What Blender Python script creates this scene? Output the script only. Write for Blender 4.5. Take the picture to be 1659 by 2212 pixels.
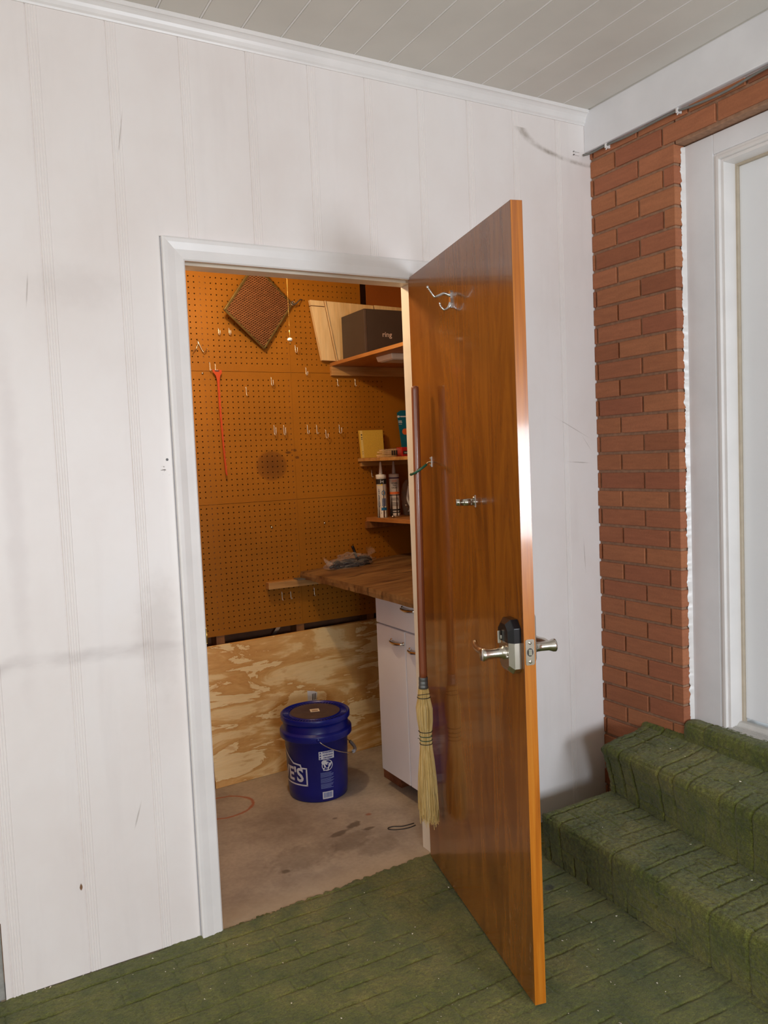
import bpy, bmesh, math, random
import numpy as np
from mathutils import Vector, Matrix
rnd = random.Random(7)
SC = bpy.context.scene
for o in list(bpy.data.objects):
    bpy.data.objects.remove(o)
COL = SC.collection

# ------------------------------------------------------------------ camera, light, exposure
cd = bpy.data.cameras.new('camera')
cam = bpy.data.objects.new('camera', cd)
COL.objects.link(cam)
cd.sensor_fit = 'HORIZONTAL'
cd.sensor_width = 36.0
cd.lens = 36.0 * 1730.0 / 1659.0
cd.clip_start = 0.05
R_ = Vector((0.87100446, -0.48947197, -0.04205255))
U_ = Vector((0.06888653, 0.03693078, 0.9969407))
F_ = Vector((0.4864215, 0.87123665, -0.0658849))
M = Matrix.Identity(4)
for i in range(3):
    M[i][0], M[i][1], M[i][2] = R_[i], U_[i], -F_[i]
M[0][3], M[1][3], M[2][3] = -0.6815, -2.3608, 1.4298
cam.matrix_world = M
SC.camera = cam

vs = SC.view_settings
vs.view_transform = 'Standard'
vs.look = 'None'
vs.gamma = 1.0
vs.use_curve_mapping = False
vs.exposure = 0.0
SC.cycles.use_denoising = True
SC.cycles.max_bounces = 10
SC.cycles.diffuse_bounces = 6
SC.cycles.caustics_reflective = False
SC.cycles.caustics_refractive = False
SC.cycles.sample_clamp_indirect = 6.0

world = bpy.data.worlds.new('sky')
SC.world = world
world.use_nodes = True
bg = world.node_tree.nodes['Background']
bg.inputs['Color'].default_value = (0.80, 0.90, 1.0, 1)
bg.inputs['Strength'].default_value = 1.15


def area(name, loc, rot, sx, sy, power, color):
    l = bpy.data.lights.new(name, 'AREA')
    l.shape = 'RECTANGLE'
    l.size, l.size_y = sx, sy
    l.energy = power
    l.color = color
    o = bpy.data.objects.new(name, l)
    COL.objects.link(o)
    o.location = loc
    o.rotation_euler = rot
    return o


# daylight through the two openings in the rear wall of the carport
area('daylight_opening', (1.15, -4.52, 1.22), (math.radians(90), 0, 0), 0.75, 0.8, 60, (0.82, 0.91, 1.0))
area('daylight_opening', (-0.70, -4.52, 1.22), (math.radians(90), 0, 0), 0.75, 0.8, 46, (0.82, 0.91, 1.0))
# added broad soft fill lamp, out of view at the left
area('fill_side', (-3.9, -2.9, 1.45), (math.radians(90), 0, math.radians(-90)), 2.6, 2.0, 50, (1.0, 0.94, 0.90))
# the shed's bulb
bl = bpy.data.lights.new('shed_bulb_light', 'POINT')
bl.energy = 23.5
bl.color = (1.0, 0.78, 0.50)
bl.shadow_soft_size = 0.035
blo = bpy.data.objects.new('shed_bulb_light', bl)
COL.objects.link(blo)
blo.location = (0.25, 0.46, 2.225)

# ------------------------------------------------------------------ node helpers


def srgb(r, g, b):
    def f(c):
        c /= 255.0
        return c / 12.92 if c <= 0.04045 else ((c + 0.055) / 1.055) ** 2.4
    return (f(r), f(g), f(b), 1.0)


class NT:
    def __init__(self, name):
        self.m = bpy.data.materials.new(name)
        self.m.use_nodes = True
        self.t = self.m.node_tree
        self.b = self.t.nodes['Principled BSDF']

    def n(self, typ, **kw):
        nd = self.t.nodes.new(typ)
        for k, v in kw.items():
            setattr(nd, k, v)
        return nd

    def l(self, a, b):
        self.t.links.new(a, b)

    def inp(self, nd, key, v):
        if hasattr(v, 'is_linked') or isinstance(v, bpy.types.NodeSocket):
            self.l(v, nd.inputs[key])
        else:
            nd.inputs[key].default_value = v

    def coord(self, scale=(1, 1, 1), kind='Object', rot=(0, 0, 0), loc=(0, 0, 0)):
        c = self.n('ShaderNodeTexCoord')
        mp = self.n('ShaderNodeMapping')
        mp.inputs['Scale'].default_value = scale
        mp.inputs['Rotation'].default_value = rot
        mp.inputs['Location'].default_value = loc
        self.l(c.outputs[kind], mp.inputs['Vector'])
        return mp.outputs['Vector']

    def pos(self, scale=(1, 1, 1), loc=(0, 0, 0)):
        c = self.n('ShaderNodeNewGeometry')
        mp = self.n('ShaderNodeMapping')
        mp.inputs['Scale'].default_value = scale
        mp.inputs['Location'].default_value = loc
        self.l(c.outputs['Position'], mp.inputs['Vector'])
        return mp.outputs['Vector']

    def noise(self, vec, scale=5, detail=4, rough=0.5, dist=0.0):
        nd = self.n('ShaderNodeTexNoise')
        self.l(vec, nd.inputs['Vector'])
        nd.inputs['Scale'].default_value = scale
        nd.inputs['Detail'].default_value = detail
        nd.inputs['Roughness'].default_value = rough
        nd.inputs['Distortion'].default_value = dist
        return nd.outputs['Fac']

    def ramp(self, fac, stops, interp='LINEAR'):
        nd = self.n('ShaderNodeValToRGB')
        cr = nd.color_ramp
        cr.interpolation = interp
        while len(cr.elements) < len(stops):
            cr.elements.new(0.5)
        for e, (p, c) in zip(cr.elements, stops):
            e.position = p
            e.color = c if not isinstance(c, (int, float)) else (c, c, c, 1)
        self.l(fac, nd.inputs['Fac'])
        return nd.outputs['Color']

    def math(self, op, a, b=0.0, c=None):
        nd = self.n('ShaderNodeMath', operation=op)
        self.inp(nd, 0, a)
        self.inp(nd, 1, b)
        if c is not None:
            self.inp(nd, 2, c)
        return nd.outputs[0]

    def mix(self, fac, a, b, blend='MIX'):
        nd = self.n('ShaderNodeMix', data_type='RGBA', blend_type=blend)
        self.inp(nd, 0, fac)
        self.inp(nd, 6, a)
        self.inp(nd, 7, b)
        return nd.outputs[2]

    def sep(self, vec):
        nd = self.n('ShaderNodeSeparateXYZ')
        self.l(vec, nd.inputs[0])
        return nd.outputs

    def bump(self, h, strength=0.3, dist=0.002):
        nd = self.n('ShaderNodeBump')
        nd.inputs['Strength'].default_value = strength
        nd.inputs['Distance'].default_value = dist
        self.l(h, nd.inputs['Height'])
        self.l(nd.outputs['Normal'], self.b.inputs['Normal'])

    def set(self, **kw):
        names = {'color': 'Base Color', 'rough': 'Roughness', 'metal': 'Metallic', 'coat': 'Coat Weight',
                 'coatr': 'Coat Roughness', 'trans': 'Transmission Weight', 'ior': 'IOR', 'alpha': 'Alpha',
                 'sheen': 'Sheen Weight', 'spec': 'Specular IOR Level'}
        for k, v in kw.items():
            self.inp(self.b, names[k], v)
        return self

    # soft elliptical mark: 1 inside, 0 outside, edge broken up by noise
    def mark(self, xyz, axes, cx, cy, rx, ry, soft=0.3, wob=0.0, rot=0.0):
        a, b = xyz[axes[0]], xyz[axes[1]]
        u = self.math('SUBTRACT', a, cx)
        v = self.math('SUBTRACT', b, cy)
        if rot:
            c, s = math.cos(rot), math.sin(rot)
            u2 = self.math('ADD', self.math('MULTIPLY', u, c), self.math('MULTIPLY', v, s))
            v2 = self.math('SUBTRACT', self.math('MULTIPLY', v, c), self.math('MULTIPLY', u, s))
            u, v = u2, v2
        u = self.math('DIVIDE', u, rx)
        v = self.math('DIVIDE', v, ry)
        d = self.math('SQRT', self.math('ADD', self.math('MULTIPLY', u, u), self.math('MULTIPLY', v, v)))
        if wob:
            nz = self.noise(self.pos((1, 1, 1)), scale=wob, detail=5)
            d = self.math('ADD', d, self.math('MULTIPLY', self.math('SUBTRACT', nz, 0.5), 1.4))
        nd = self.n('ShaderNodeMapRange', interpolation_type='SMOOTHSTEP')
        self.l(d, nd.inputs[0])
        nd.inputs[1].default_value = 1.0 + soft
        nd.inputs[2].default_value = 1.0 - soft
        nd.inputs[3].default_value = 0.0
        nd.inputs[4].default_value = 1.0
        return nd.outputs[0]


def flat(name, rgb, rough=0.5, metal=0.0, var=0.08, scale=25.0, coat=0.0, bump=0.0, kind='Object'):
    t = NT(name)
    c = srgb(*rgb)
    v = t.coord(kind=kind)
    nz = t.noise(v, scale=scale, detail=4)
    lo = tuple(x * (1 - var) for x in c[:3]) + (1,)
    hi = tuple(min(1, x * (1 + var)) for x in c[:3]) + (1,)
    t.set(color=t.ramp(nz, [(0.3, lo), (0.7, hi)]), rough=rough, metal=metal, coat=coat, coatr=0.15)
    if bump:
        t.bump(nz, bump, 0.002)
    return t.m


def wood(name, dark, mid, light, axis=0, scale=1.0, rough=0.55, coat=0.0, bump=0.15, stretch=14.0, contrast=(0.3, 0.5, 0.7), knots=True):
    t = NT(name)
    sc = [stretch, stretch, stretch]
    sc[axis] = 1.2
    v = t.coord(tuple(s * scale for s in sc))
    n1 = t.noise(v, scale=1.6, detail=6, rough=0.6, dist=0.6)
    col = t.ramp(n1, [(contrast[0], srgb(*dark)), (contrast[1], srgb(*mid)), (contrast[2], srgb(*light))])
    sc2 = [stretch * 8] * 3
    sc2[axis] = 3
    n2 = t.noise(t.coord(tuple(s * scale for s in sc2)), scale=2.0, detail=3)
    col = t.mix(0.35, col, t.ramp(n2, [(0.3, 0.55), (0.7, 1.0)]), 'MULTIPLY')
    t.set(color=col, rough=rough, coat=coat, coatr=0.08)
    t.bump(n2, bump, 0.001)
    return t.m


# ------------------------------------------------------------------ mesh helpers


class MB:
    def __init__(self):
        self.v, self.f, self.s, self.mi = [], [], [], []

    def add(self, vs, fs, smooth=False, mi=0):
        b = len(self.v)
        self.v += [tuple(map(float, p)) for p in vs]
        for f in fs:
            self.f.append(tuple(i + b for i in f))
            self.s.append(smooth)
            self.mi.append(mi)
        return self

    def box(self, a, b, mi=0):
        x0, y0, z0 = a
        x1, y1, z1 = b
        x0, x1 = min(x0, x1), max(x0, x1)
        y0, y1 = min(y0, y1), max(y0, y1)
        z0, z1 = min(z0, z1), max(z0, z1)
        return self.hexa([(x0, y0, z0), (x1, y0, z0), (x1, y1, z0), (x0, y1, z0), (x0, y0, z1), (x1, y0, z1), (x1, y1, z1), (x0, y1, z1)], mi)

    def hexa(self, p, mi=0):
        return self.add(p, [(0, 3, 2, 1), (4, 5, 6, 7), (0, 1, 5, 4), (1, 2, 6, 5), (2, 3, 7, 6), (3, 0, 4, 7)], mi=mi)

    def obox(self, c, ax, ay, az, sx, sy, sz, mi=0):
        c, ax, ay, az = Vector(c), Vector(ax), Vector(ay), Vector(az)
        p = []
        for k in (-1, 1):
            for i, j in ((-1, -1), (1, -1), (1, 1), (-1, 1)):
                p.append(c + ax * (i * sx / 2) + ay * (j * sy / 2) + az * (k * sz / 2))
        return self.hexa(p, mi)

    def prism(self, poly, fn, a, b, smooth=False, mi=0):
        """poly 2D points; fn(u,v,w) -> 3D; extruded from w=a to w=b"""
        n = len(poly)
        vs = [fn(u, v, a) for u, v in poly] + [fn(u, v, b) for u, v in poly]
        fs = [(i, (i + 1) % n, (i + 1) % n + n, i + n) for i in range(n)]
        self.add(vs, fs, smooth, mi)
        base = len(self.v) - 2 * n
        self.f += [tuple(base + i for i in reversed(range(n))), tuple(base + n + i for i in range(n))]
        self.s += [False, False]
        self.mi += [mi, mi]
        return self

    def tube(self, pts, r, seg=10, caps=True, mi=0, smooth=True):
        pts = [Vector(p) for p in pts]
        n = len(pts)
        rs = [r] * n if not isinstance(r, (list, tuple)) else r
        t0 = (pts[1] - pts[0]).normalized()
        up = Vector((0, 0, 1)) if abs(t0.z) < 0.9 else Vector((1, 0, 0))
        nrm = t0.cross(up).normalized()
        vs, fs = [], []
        for i, p in enumerate(pts):
            if i == 0:
                t = pts[1] - pts[0]
            elif i == n - 1:
                t = pts[-1] - pts[-2]
            else:
                t = (pts[i + 1] - pts[i]).normalized() + (pts[i] - pts[i - 1]).normalized()
            if t.length < 1e-9:
                t = t0
            t.normalize()
            nrm = nrm - t * nrm.dot(t)
            if nrm.length < 1e-6:
                nrm = t.orthogonal()
            nrm.normalize()
            bn = t.cross(nrm)
            for k in range(seg):
                a = 2 * math.pi * k / seg
                vs.append(p + (nrm * math.cos(a) + bn * math.sin(a)) * rs[i])
        for i in range(n - 1):
            for k in range(seg):
                k2 = (k + 1) % seg
                fs.append((i * seg + k, i * seg + k2, (i + 1) * seg + k2, (i + 1) * seg + k))
        self.add(vs, fs, smooth, mi)
        if caps:
            b = len(self.v) - n * seg
            self.f += [tuple(b + k for k in reversed(range(seg))), tuple(b + (n - 1) * seg + k for k in range(seg))]
            self.s += [False, False]
            self.mi += [mi, mi]
        return self

    def lathe(self, prof, c=(0, 0, 0), seg=48, ax=None, mi=0, smooth=True, caps=True):
        """prof: (r, h) list along axis; closed with caps when r>0 at ends"""
        c = Vector(c)
        if ax is None:
            ex, ey, ez = Vector((1, 0, 0)), Vector((0, 1, 0)), Vector((0, 0, 1))
        else:
            ez = Vector(ax).normalized()
            ex = ez.orthogonal().normalized()
            ey = ez.cross(ex)
        vs, fs = [], []
        for r, h in prof:
            for k in range(seg):
                a = 2 * math.pi * k / seg
                vs.append(c + ex * (r * math.cos(a)) + ey * (r * math.sin(a)) + ez * h)
        n = len(prof)
        for i in range(n - 1):
            for k in range(seg):
                k2 = (k + 1) % seg
                fs.append((i * seg + k, i * seg + k2, (i + 1) * seg + k2, (i + 1) * seg + k))
        self.add(vs, fs, smooth, mi)
        b = len(self.v) - n * seg
        if caps and prof[0][0] > 1e-6:
            self.f.append(tuple(b + k for k in reversed(range(seg))))
            self.s.append(False)
            self.mi.append(mi)
        if caps and prof[-1][0] > 1e-6:
            self.f.append(tuple(b + (n - 1) * seg + k for k in range(seg)))
            self.s.append(False)
            self.mi.append(mi)
        return self

    def grid(self, fn, nu, nv, smooth=True, mi=0):
        vs = [fn(i / nu, j / nv) for j in range(nv + 1) for i in range(nu + 1)]
        fs = [(j * (nu + 1) + i, j * (nu + 1) + i + 1, (j + 1) * (nu + 1) + i + 1, (j + 1) * (nu + 1) + i) for j in range(nv) for i in range(nu)]
        return self.add(vs, fs, smooth, mi)


def wloc(o):
    v = Vector((0, 0, 0))
    while o is not None:
        v += o.location
        o = o.parent
    return v


def obj(name, mb, mat, parent=None, bevel=0.0, local=False, fix=True, bseg=2):
    """one mesh object. Vertices of mb are world coordinates unless local."""
    me = bpy.data.meshes.new(name)
    V = np.array(mb.v, dtype=float).reshape(-1, 3)
    if parent is None:
        org = Vector(((V[:, 0].min() + V[:, 0].max()) / 2, (V[:, 1].min() + V[:, 1].max()) / 2, V[:, 2].min()))
    else:
        org = Vector((0, 0, 0)) if local else wloc(parent)
    V = V - np.array(org)
    me.from_pydata(V.tolist(), [], mb.f)
    me.polygons.foreach_set('use_smooth', mb.s)
    for m in (mat if isinstance(mat, (list, tuple)) else [mat]):
        me.materials.append(m)
    if any(mb.mi):
        me.polygons.foreach_set('material_index', mb.mi)
    if fix:
        bm = bmesh.new()
        bm.from_mesh(me)
        bmesh.ops.recalc_face_normals(bm, faces=bm.faces)
        bm.to_mesh(me)
        bm.free()
    me.update()
    o = bpy.data.objects.new(name, me)
    COL.objects.link(o)
    if parent is None:
        o.location = org
    else:
        o.parent = parent
    if bevel:
        md = o.modifiers.new('bevel', 'BEVEL')
        md.width = bevel
        md.segments = bseg
        md.limit_method = 'ANGLE'
        md.angle_limit = math.radians(40)
    return o


def tag(o, label=None, cat=None, group=None, kind=None):
    if label:
        o['label'] = label
    if cat:
        o['category'] = cat
    if group:
        o['group'] = group
    if kind:
        o['kind'] = kind
    return o


def empty(name, loc, rz=0.0):
    o = bpy.data.objects.new(name, None)
    COL.objects.link(o)
    o.location = loc
    o.rotation_euler = (0, 0, rz)
    o.empty_display_size = 0.05
    return o


def struct(name, mb, mat, parent=None, **kw):
    o = obj(name, mb, mat, parent, **kw)
    if parent is None:
        o['kind'] = 'structure'
    return o


def spline(pts, n=8):
    """Catmull-Rom resample"""
    P = [Vector(p) for p in pts]
    P = [P[0] * 2 - P[1]] + P + [P[-1] * 2 - P[-2]]
    out = []
    for i in range(1, len(P) - 2):
        for k in range(n):
            t = k / n
            a, b, c, d = P[i - 1], P[i], P[i + 1], P[i + 2]
            out.append(0.5 * ((2 * b) + (c - a) * t + (2 * a - 5 * b + 4 * c - d) * t * t + (3 * b - a - 3 * c + d) * t ** 3))
    out.append(P[-2])
    return out


def text2d(s, size, bold=0.0):
    """triangulated outline of a string: 2D vertices and faces, centred"""
    cu = bpy.data.curves.new('lettering', 'FONT')
    cu.body = s
    cu.size = size
    cu.offset = bold
    cu.resolution_u = 3
    cu.align_x = 'CENTER'
    cu.align_y = 'CENTER'
    o = bpy.data.objects.new('lettering', cu)
    COL.objects.link(o)
    bpy.context.view_layer.update()
    dg = bpy.context.evaluated_depsgraph_get()
    me = bpy.data.meshes.new_from_object(o.evaluated_get(dg))
    vs = [(v.co.x, v.co.y) for v in me.vertices]
    fs = [tuple(p.vertices) for p in me.polygons]
    bpy.data.objects.remove(o)
    bpy.data.curves.remove(cu)
    bpy.data.meshes.remove(me)
    return vs, fs


def add_text(mb, s, size, fn, bold=0.0, rot=0.0, sx=1.0, mi=0):
    vs, fs = text2d(s, size, bold)
    c, sn = math.cos(rot), math.sin(rot)
    mb.add([fn(u * sx * c - v * sn, u * sx * sn + v * c) for u, v in vs], fs, mi=mi)


def add_poly(mb, pts, fn, mi=0):
    mb.add([fn(u, v) for u, v in pts], [tuple(range(len(pts)))], mi=mi)


def add_strip(mb, pts, w, fn, closed=False, mi=0):
    """2D line of width w drawn with fn"""
    n = len(pts)
    L, R = [], []
    for i in range(n):
        a = Vector(pts[(i - 1) % n]) if (closed or i > 0) else None
        b = Vector(pts[i])
        c = Vector(pts[(i + 1) % n]) if (closed or i < n - 1) else None
        d1 = (b - a).normalized() if a is not None else (c - b).normalized()
        d2 = (c - b).normalized() if c is not None else d1
        n1 = Vector((-d1.y, d1.x))
        n2 = Vector((-d2.y, d2.x))
        m = (n1 + n2)
        m = m / max(0.3, m.dot(n1)) if m.length > 1e-6 else n1
        L.append(b + m * (w / 2))
        R.append(b - m * (w / 2))
    vs = [fn(p.x, p.y) for p in L] + [fn(p.x, p.y) for p in R]
    fs = [(i, (i + 1) % n, (i + 1) % n + n, i + n) for i in range(n if closed else n - 1)]
    mb.add(vs, fs, mi=mi)


# value noise for real relief
def vnoise(x, y, seed=0):
    x = np.asarray(x, float)
    y = np.asarray(y, float)
    xi, yi = np.floor(x), np.floor(y)
    xf, yf = x - xi, y - yi
    xf = xf * xf * (3 - 2 * xf)
    yf = yf * yf * (3 - 2 * yf)

    def h(a, b):
        v = np.sin(a * 127.1 + b * 311.7 + seed * 74.7) * 43758.5453
        return v - np.floor(v)
    return (h(xi, yi) * (1 - xf) + h(xi + 1, yi) * xf) * (1 - yf) + (h(xi, yi + 1) * (1 - xf) + h(xi + 1, yi + 1) * xf) * yf


# ------------------------------------------------------------------ materials
def white_paint(name='white_wall_paint'):
    t = NT(name)
    p = t.pos()
    xyz = t.sep(p)
    n1 = t.noise(t.pos((1.2, 1, 0.9)), scale=2.2, detail=5, rough=0.6)
    col = t.ramp(n1, [(0.3, srgb(230, 221, 217)), (0.55, srgb(236, 229, 226)), (0.75, srgb(238, 233, 232))])
    # vertical rubbed streaks
    n2 = t.noise(t.pos((7, 1, 0.8)), scale=1.3, detail=5, rough=0.65)
    col = t.mix(t.ramp(n2, [(0.55, 0.0), (0.75, 0.16)]), col, srgb(200, 190, 188))
    # small nicks
    n3 = t.noise(t.pos((40, 1, 16)), scale=1.0, detail=2)
    col = t.mix(t.ramp(n3, [(0.79, 0.0), (0.82, 0.55)]), col, srgb(150, 138, 128))
    # old scuff band left of the doorway
    w = t.noise(t.pos((2.5, 1, 3)), scale=2.0, detail=4)
    z = t.math('ADD', xyz[2], t.math('MULTIPLY', t.math('SUBTRACT', w, 0.5), 0.10))
    band = t.n('ShaderNodeMapRange', interpolation_type='SMOOTHSTEP')
    t.l(t.math('ABSOLUTE', t.math('SUBTRACT', z, 0.905)), band.inputs[0])
    band.inputs[1].default_value = 0.030
    band.inputs[2].default_value = 0.0
    band.inputs[3].default_value = 0.0
    band.inputs[4].default_value = 0.42
    left = t.math('LESS_THAN', xyz[0], -0.06)
    brk = t.ramp(t.noise(t.pos((5, 1, 14)), scale=1.5, detail=4), [(0.35, 0.15), (0.65, 1.0)])
    col = t.mix(t.math('MULTIPLY', t.math('MULTIPLY', band.outputs[0], left), brk), col, srgb(176, 165, 162))
    # long grey rub left
    col = t.mix(t.math('MULTIPLY', t.mark(xyz, (0, 2), -0.50, 1.35, 0.022, 0.38, 0.7, 16), 0.22), col, srgb(190, 176, 174))
    col = t.mix(t.math('MULTIPLY', t.mark(xyz, (0, 2), -0.14, 0.95, 0.05, 0.14, 0.7, 22), 0.3), col, srgb(186, 174, 168))
    # scratches by the casing
    col = t.mix(t.mark(xyz, (0, 2), -0.083, 1.455, 0.004, 0.004, 0.2), col, srgb(60, 50, 45))
    scr = t.ramp(t.noise(t.pos((60, 1, 90)), scale=1.0, detail=2), [(0.57, 0.0), (0.6, 1.0)])
    col = t.mix(t.math('MULTIPLY', t.mark(xyz, (0, 2), -0.085, 1.425, 0.018, 0.014, 0.3), scr), col, srgb(120, 104, 92))
    # sooty arc under the corner beam
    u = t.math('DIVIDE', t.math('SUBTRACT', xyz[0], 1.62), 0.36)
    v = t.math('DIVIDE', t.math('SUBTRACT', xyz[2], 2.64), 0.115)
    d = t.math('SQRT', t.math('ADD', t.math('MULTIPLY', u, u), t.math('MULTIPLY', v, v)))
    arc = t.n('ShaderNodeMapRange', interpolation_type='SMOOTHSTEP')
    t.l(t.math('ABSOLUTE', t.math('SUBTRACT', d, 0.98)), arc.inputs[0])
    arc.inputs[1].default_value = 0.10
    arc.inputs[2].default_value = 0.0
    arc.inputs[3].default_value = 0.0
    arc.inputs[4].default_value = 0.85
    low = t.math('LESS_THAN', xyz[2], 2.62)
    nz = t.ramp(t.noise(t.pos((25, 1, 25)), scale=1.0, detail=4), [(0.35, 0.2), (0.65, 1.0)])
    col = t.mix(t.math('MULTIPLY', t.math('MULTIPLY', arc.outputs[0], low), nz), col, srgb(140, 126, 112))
    for cx, cz, rx, rz, ro in ((1.49, 1.52, 0.075, 0.0012, -0.45), (1.52, 1.385, 0.05, 0.0016, -0.08), (1.56, 1.46, 0.03, 0.0010, -0.9), (1.535, 1.02, 0.0016, 0.05, 0.05), (-0.43, 1.92, 0.0016, 0.035, -0.1), (-0.16, 2.37, 0.0016, 0.05, -0.15), (-0.23, 0.42, 0.002, 0.03, -0.3)):
        col = t.mix(t.math('MULTIPLY', t.mark(xyz, (0, 2), cx, cz, rx, rz, 0.6, 25, ro), 0.5), col, srgb(150, 136, 128))
    # chipped paint low on the left
    col = t.mix(t.mark(xyz, (0, 2), -0.398, 0.255, 0.0035, 0.010, 0.3, 60), col, srgb(128, 92, 66))
    # dirty patch at the left
    col = t.mix(t.math('MULTIPLY', t.mark(xyz, (0, 2), -0.30, 1.94, 0.10, 0.05, 0.8, 30), 0.16), col, srgb(180, 168, 162))
    t.set(color=col, rough=0.38)
    t.bump(t.noise(t.pos((30, 1, 8)), scale=1.0, detail=4), 0.10, 0.002)
    return t.m


M_wall = white_paint()
M_trim = flat('white_trim_paint', (232, 228, 226), 0.32, var=0.04, scale=8, bump=0.04)
M_jamb = flat('cream_jamb_paint', (226, 214, 196), 0.4, var=0.06, scale=9, bump=0.05)
M_doorwhite = flat('bright_white_enamel', (238, 240, 243), 0.22, var=0.02, scale=3)
M_beam = flat('cool_white_paint', (233, 233, 236), 0.4, var=0.05, scale=6, bump=0.05)
M_ceil = flat('grey_ceiling_paint', (212, 207, 199), 0.55, var=0.05, scale=4, bump=0.03)
M_plain = flat('carport_plaster', (226, 220, 212), 0.7)
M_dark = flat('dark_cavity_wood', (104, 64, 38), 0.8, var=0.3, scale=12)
M_metal = flat('brushed_nickel', (205, 200, 190), 0.26, 1.0, var=0.05)
M_chrome = flat('chrome', (225, 225, 225), 0.1, 1.0, var=0.02)
M_steel = flat('zinc_steel', (205, 200, 190), 0.22, 1.0, var=0.08)
M_zinc = flat('bright_zinc_wire', (236, 230, 216), 0.25, 0.55, var=0.05)
M_brass = flat('brass', (190, 150, 80), 0.3, 1.0, var=0.08)
M_black = flat('black_plastic', (20, 20, 24), 0.22, var=0.1)
M_whiteplastic = flat('white_plastic', (235, 233, 230), 0.35, var=0.03)
M_blue = flat('blue_bucket_plastic', (16, 28, 128), 0.3, var=0.12, scale=9)
M_print = flat('white_print', (222, 226, 236), 0.5, var=0.04)
M_blueprint = flat('pale_blue_print', (110, 125, 190), 0.5, var=0.05)
M_label = flat('paper_label', (236, 226, 208), 0.6, var=0.04)
M_ink = flat('dark_ink', (34, 30, 32), 0.6, var=0.05)
M_inkblue = flat('blue_ink', (48, 82, 140), 0.6, var=0.05)
M_inkcyan = flat('bright_blue_ink', (20, 110, 170), 0.6, var=0.05)
M_inkorange = flat('orange_ink', (226, 110, 50), 0.6, var=0.05)
M_inkred = flat('red_card', (170, 22, 26), 0.45, var=0.08)
M_yellowink = flat('yellow_ink', (236, 200, 40), 0.6, var=0.05)
M_purpleink = flat('purple_ink', (70, 50, 90), 0.6, var=0.05)
M_teal = flat('teal_card', (8, 104, 128), 0.4, var=0.08)
M_yellowpad = flat('yellow_abrasive', (206, 168, 62), 0.8, var=0.08, scale=200, bump=0.1)
M_boxbrown = flat('dark_brown_carton', (60, 48, 42), 0.5, var=0.05)
M_orange = flat('orange_plastic', (184, 64, 12), 0.4, var=0.06)
M_green = flat('green_rubber', (30, 84, 60), 0.45, var=0.08)
M_twine = flat('green_twine', (32, 70, 56), 0.8, var=0.1)
M_wire = flat('dark_wire', (40, 34, 32), 0.5, var=0.1)
M_cable = flat('grey_cable', (120, 118, 112), 0.5, var=0.06)
M_grey = flat('grey_metal_paint', (112, 112, 110), 0.45, 0.6, var=0.08)
M_cabinet = flat('white_cabinet_enamel', (228, 228, 236), 0.25, var=0.03, scale=5)
M_cinder = flat('cinder_block', (150, 148, 142), 0.9, var=0.15, scale=60, bump=0.4)
M_lumber = wood('pine_lumber', (150, 104, 54), (186, 138, 80), (208, 164, 104), axis=0, bump=0.1)
M_stud = wood('old_stud', (110, 66, 32), (140, 90, 46), (160, 108, 60), axis=2)
M_board = wood('pine_board', (196, 154, 100), (222, 184, 130), (234, 202, 152), axis=2, stretch=7, contrast=(0.25, 0.42, 0.6), rough=0.45)
M_shelf = wood('orange_shelf_ply', (150, 92, 44), (176, 116, 60), (196, 138, 80), axis=1, rough=0.45)
M_block = wood('red_brown_block', (96, 52, 30), (122, 70, 44), (140, 86, 56), axis=0)
M_bristle = wood('broomcorn_straw', (196, 158, 88), (228, 194, 122), (242, 216, 156), axis=2, stretch=60, rough=0.7, bump=0.3)
M_handle = wood('red_brown_lacquer', (122, 62, 36), (142, 76, 46), (152, 86, 54), axis=2, stretch=30, rough=0.3, coat=0.5, bump=0.03)


def hardboard(name, base=(160, 100, 22), spots=False):
    t = NT(name)
    p = t.pos()
    xyz = t.sep(p)
    n1 = t.noise(t.pos((1, 1, 1)), scale=3.0, detail=5)
    b = srgb(*base)
    lo = tuple(c * 0.86 for c in b[:3]) + (1,)
    hi = tuple(min(1, c * 1.1) for c in b[:3]) + (1,)
    col = t.ramp(n1, [(0.3, lo), (0.7, hi)])
    n2 = t.noise(t.pos((1, 1, 1)), scale=300, detail=2)
    col = t.mix(0.25, col, t.ramp(n2, [(0.3, 0.6), (0.7, 1.0)]), 'MULTIPLY')
    if spots:
        ring = t.mark(xyz, (0, 2), 0.713, 1.42, 0.076, 0.069, 0.10)
        core = t.mark(xyz, (0, 2), 0.715, 1.425, 0.05, 0.045, 0.9)
        col = t.mix(t.math('MULTIPLY', ring, 0.42), col, srgb(96, 54, 20))
        col = t.mix(t.math('MULTIPLY', core, 0.45), col, srgb(70, 38, 16))
        for cx, cz, rx in ((0.80, 1.48, 0.016), (0.835, 1.49, 0.010), (0.845, 1.455, 0.008)):
            col = t.mix(t.math('MULTIPLY', t.mark(xyz, (0, 2), cx, cz, rx, 0.006, 0.5, 60), 0.7), col, srgb(64, 36, 16))
    t.set(color=col, rough=0.55, spec=0.2)
    t.bump(n2, 0.06, 0.001)
    return t.m


M_peg = hardboard('orange_hardboard', spots=True)


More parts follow.
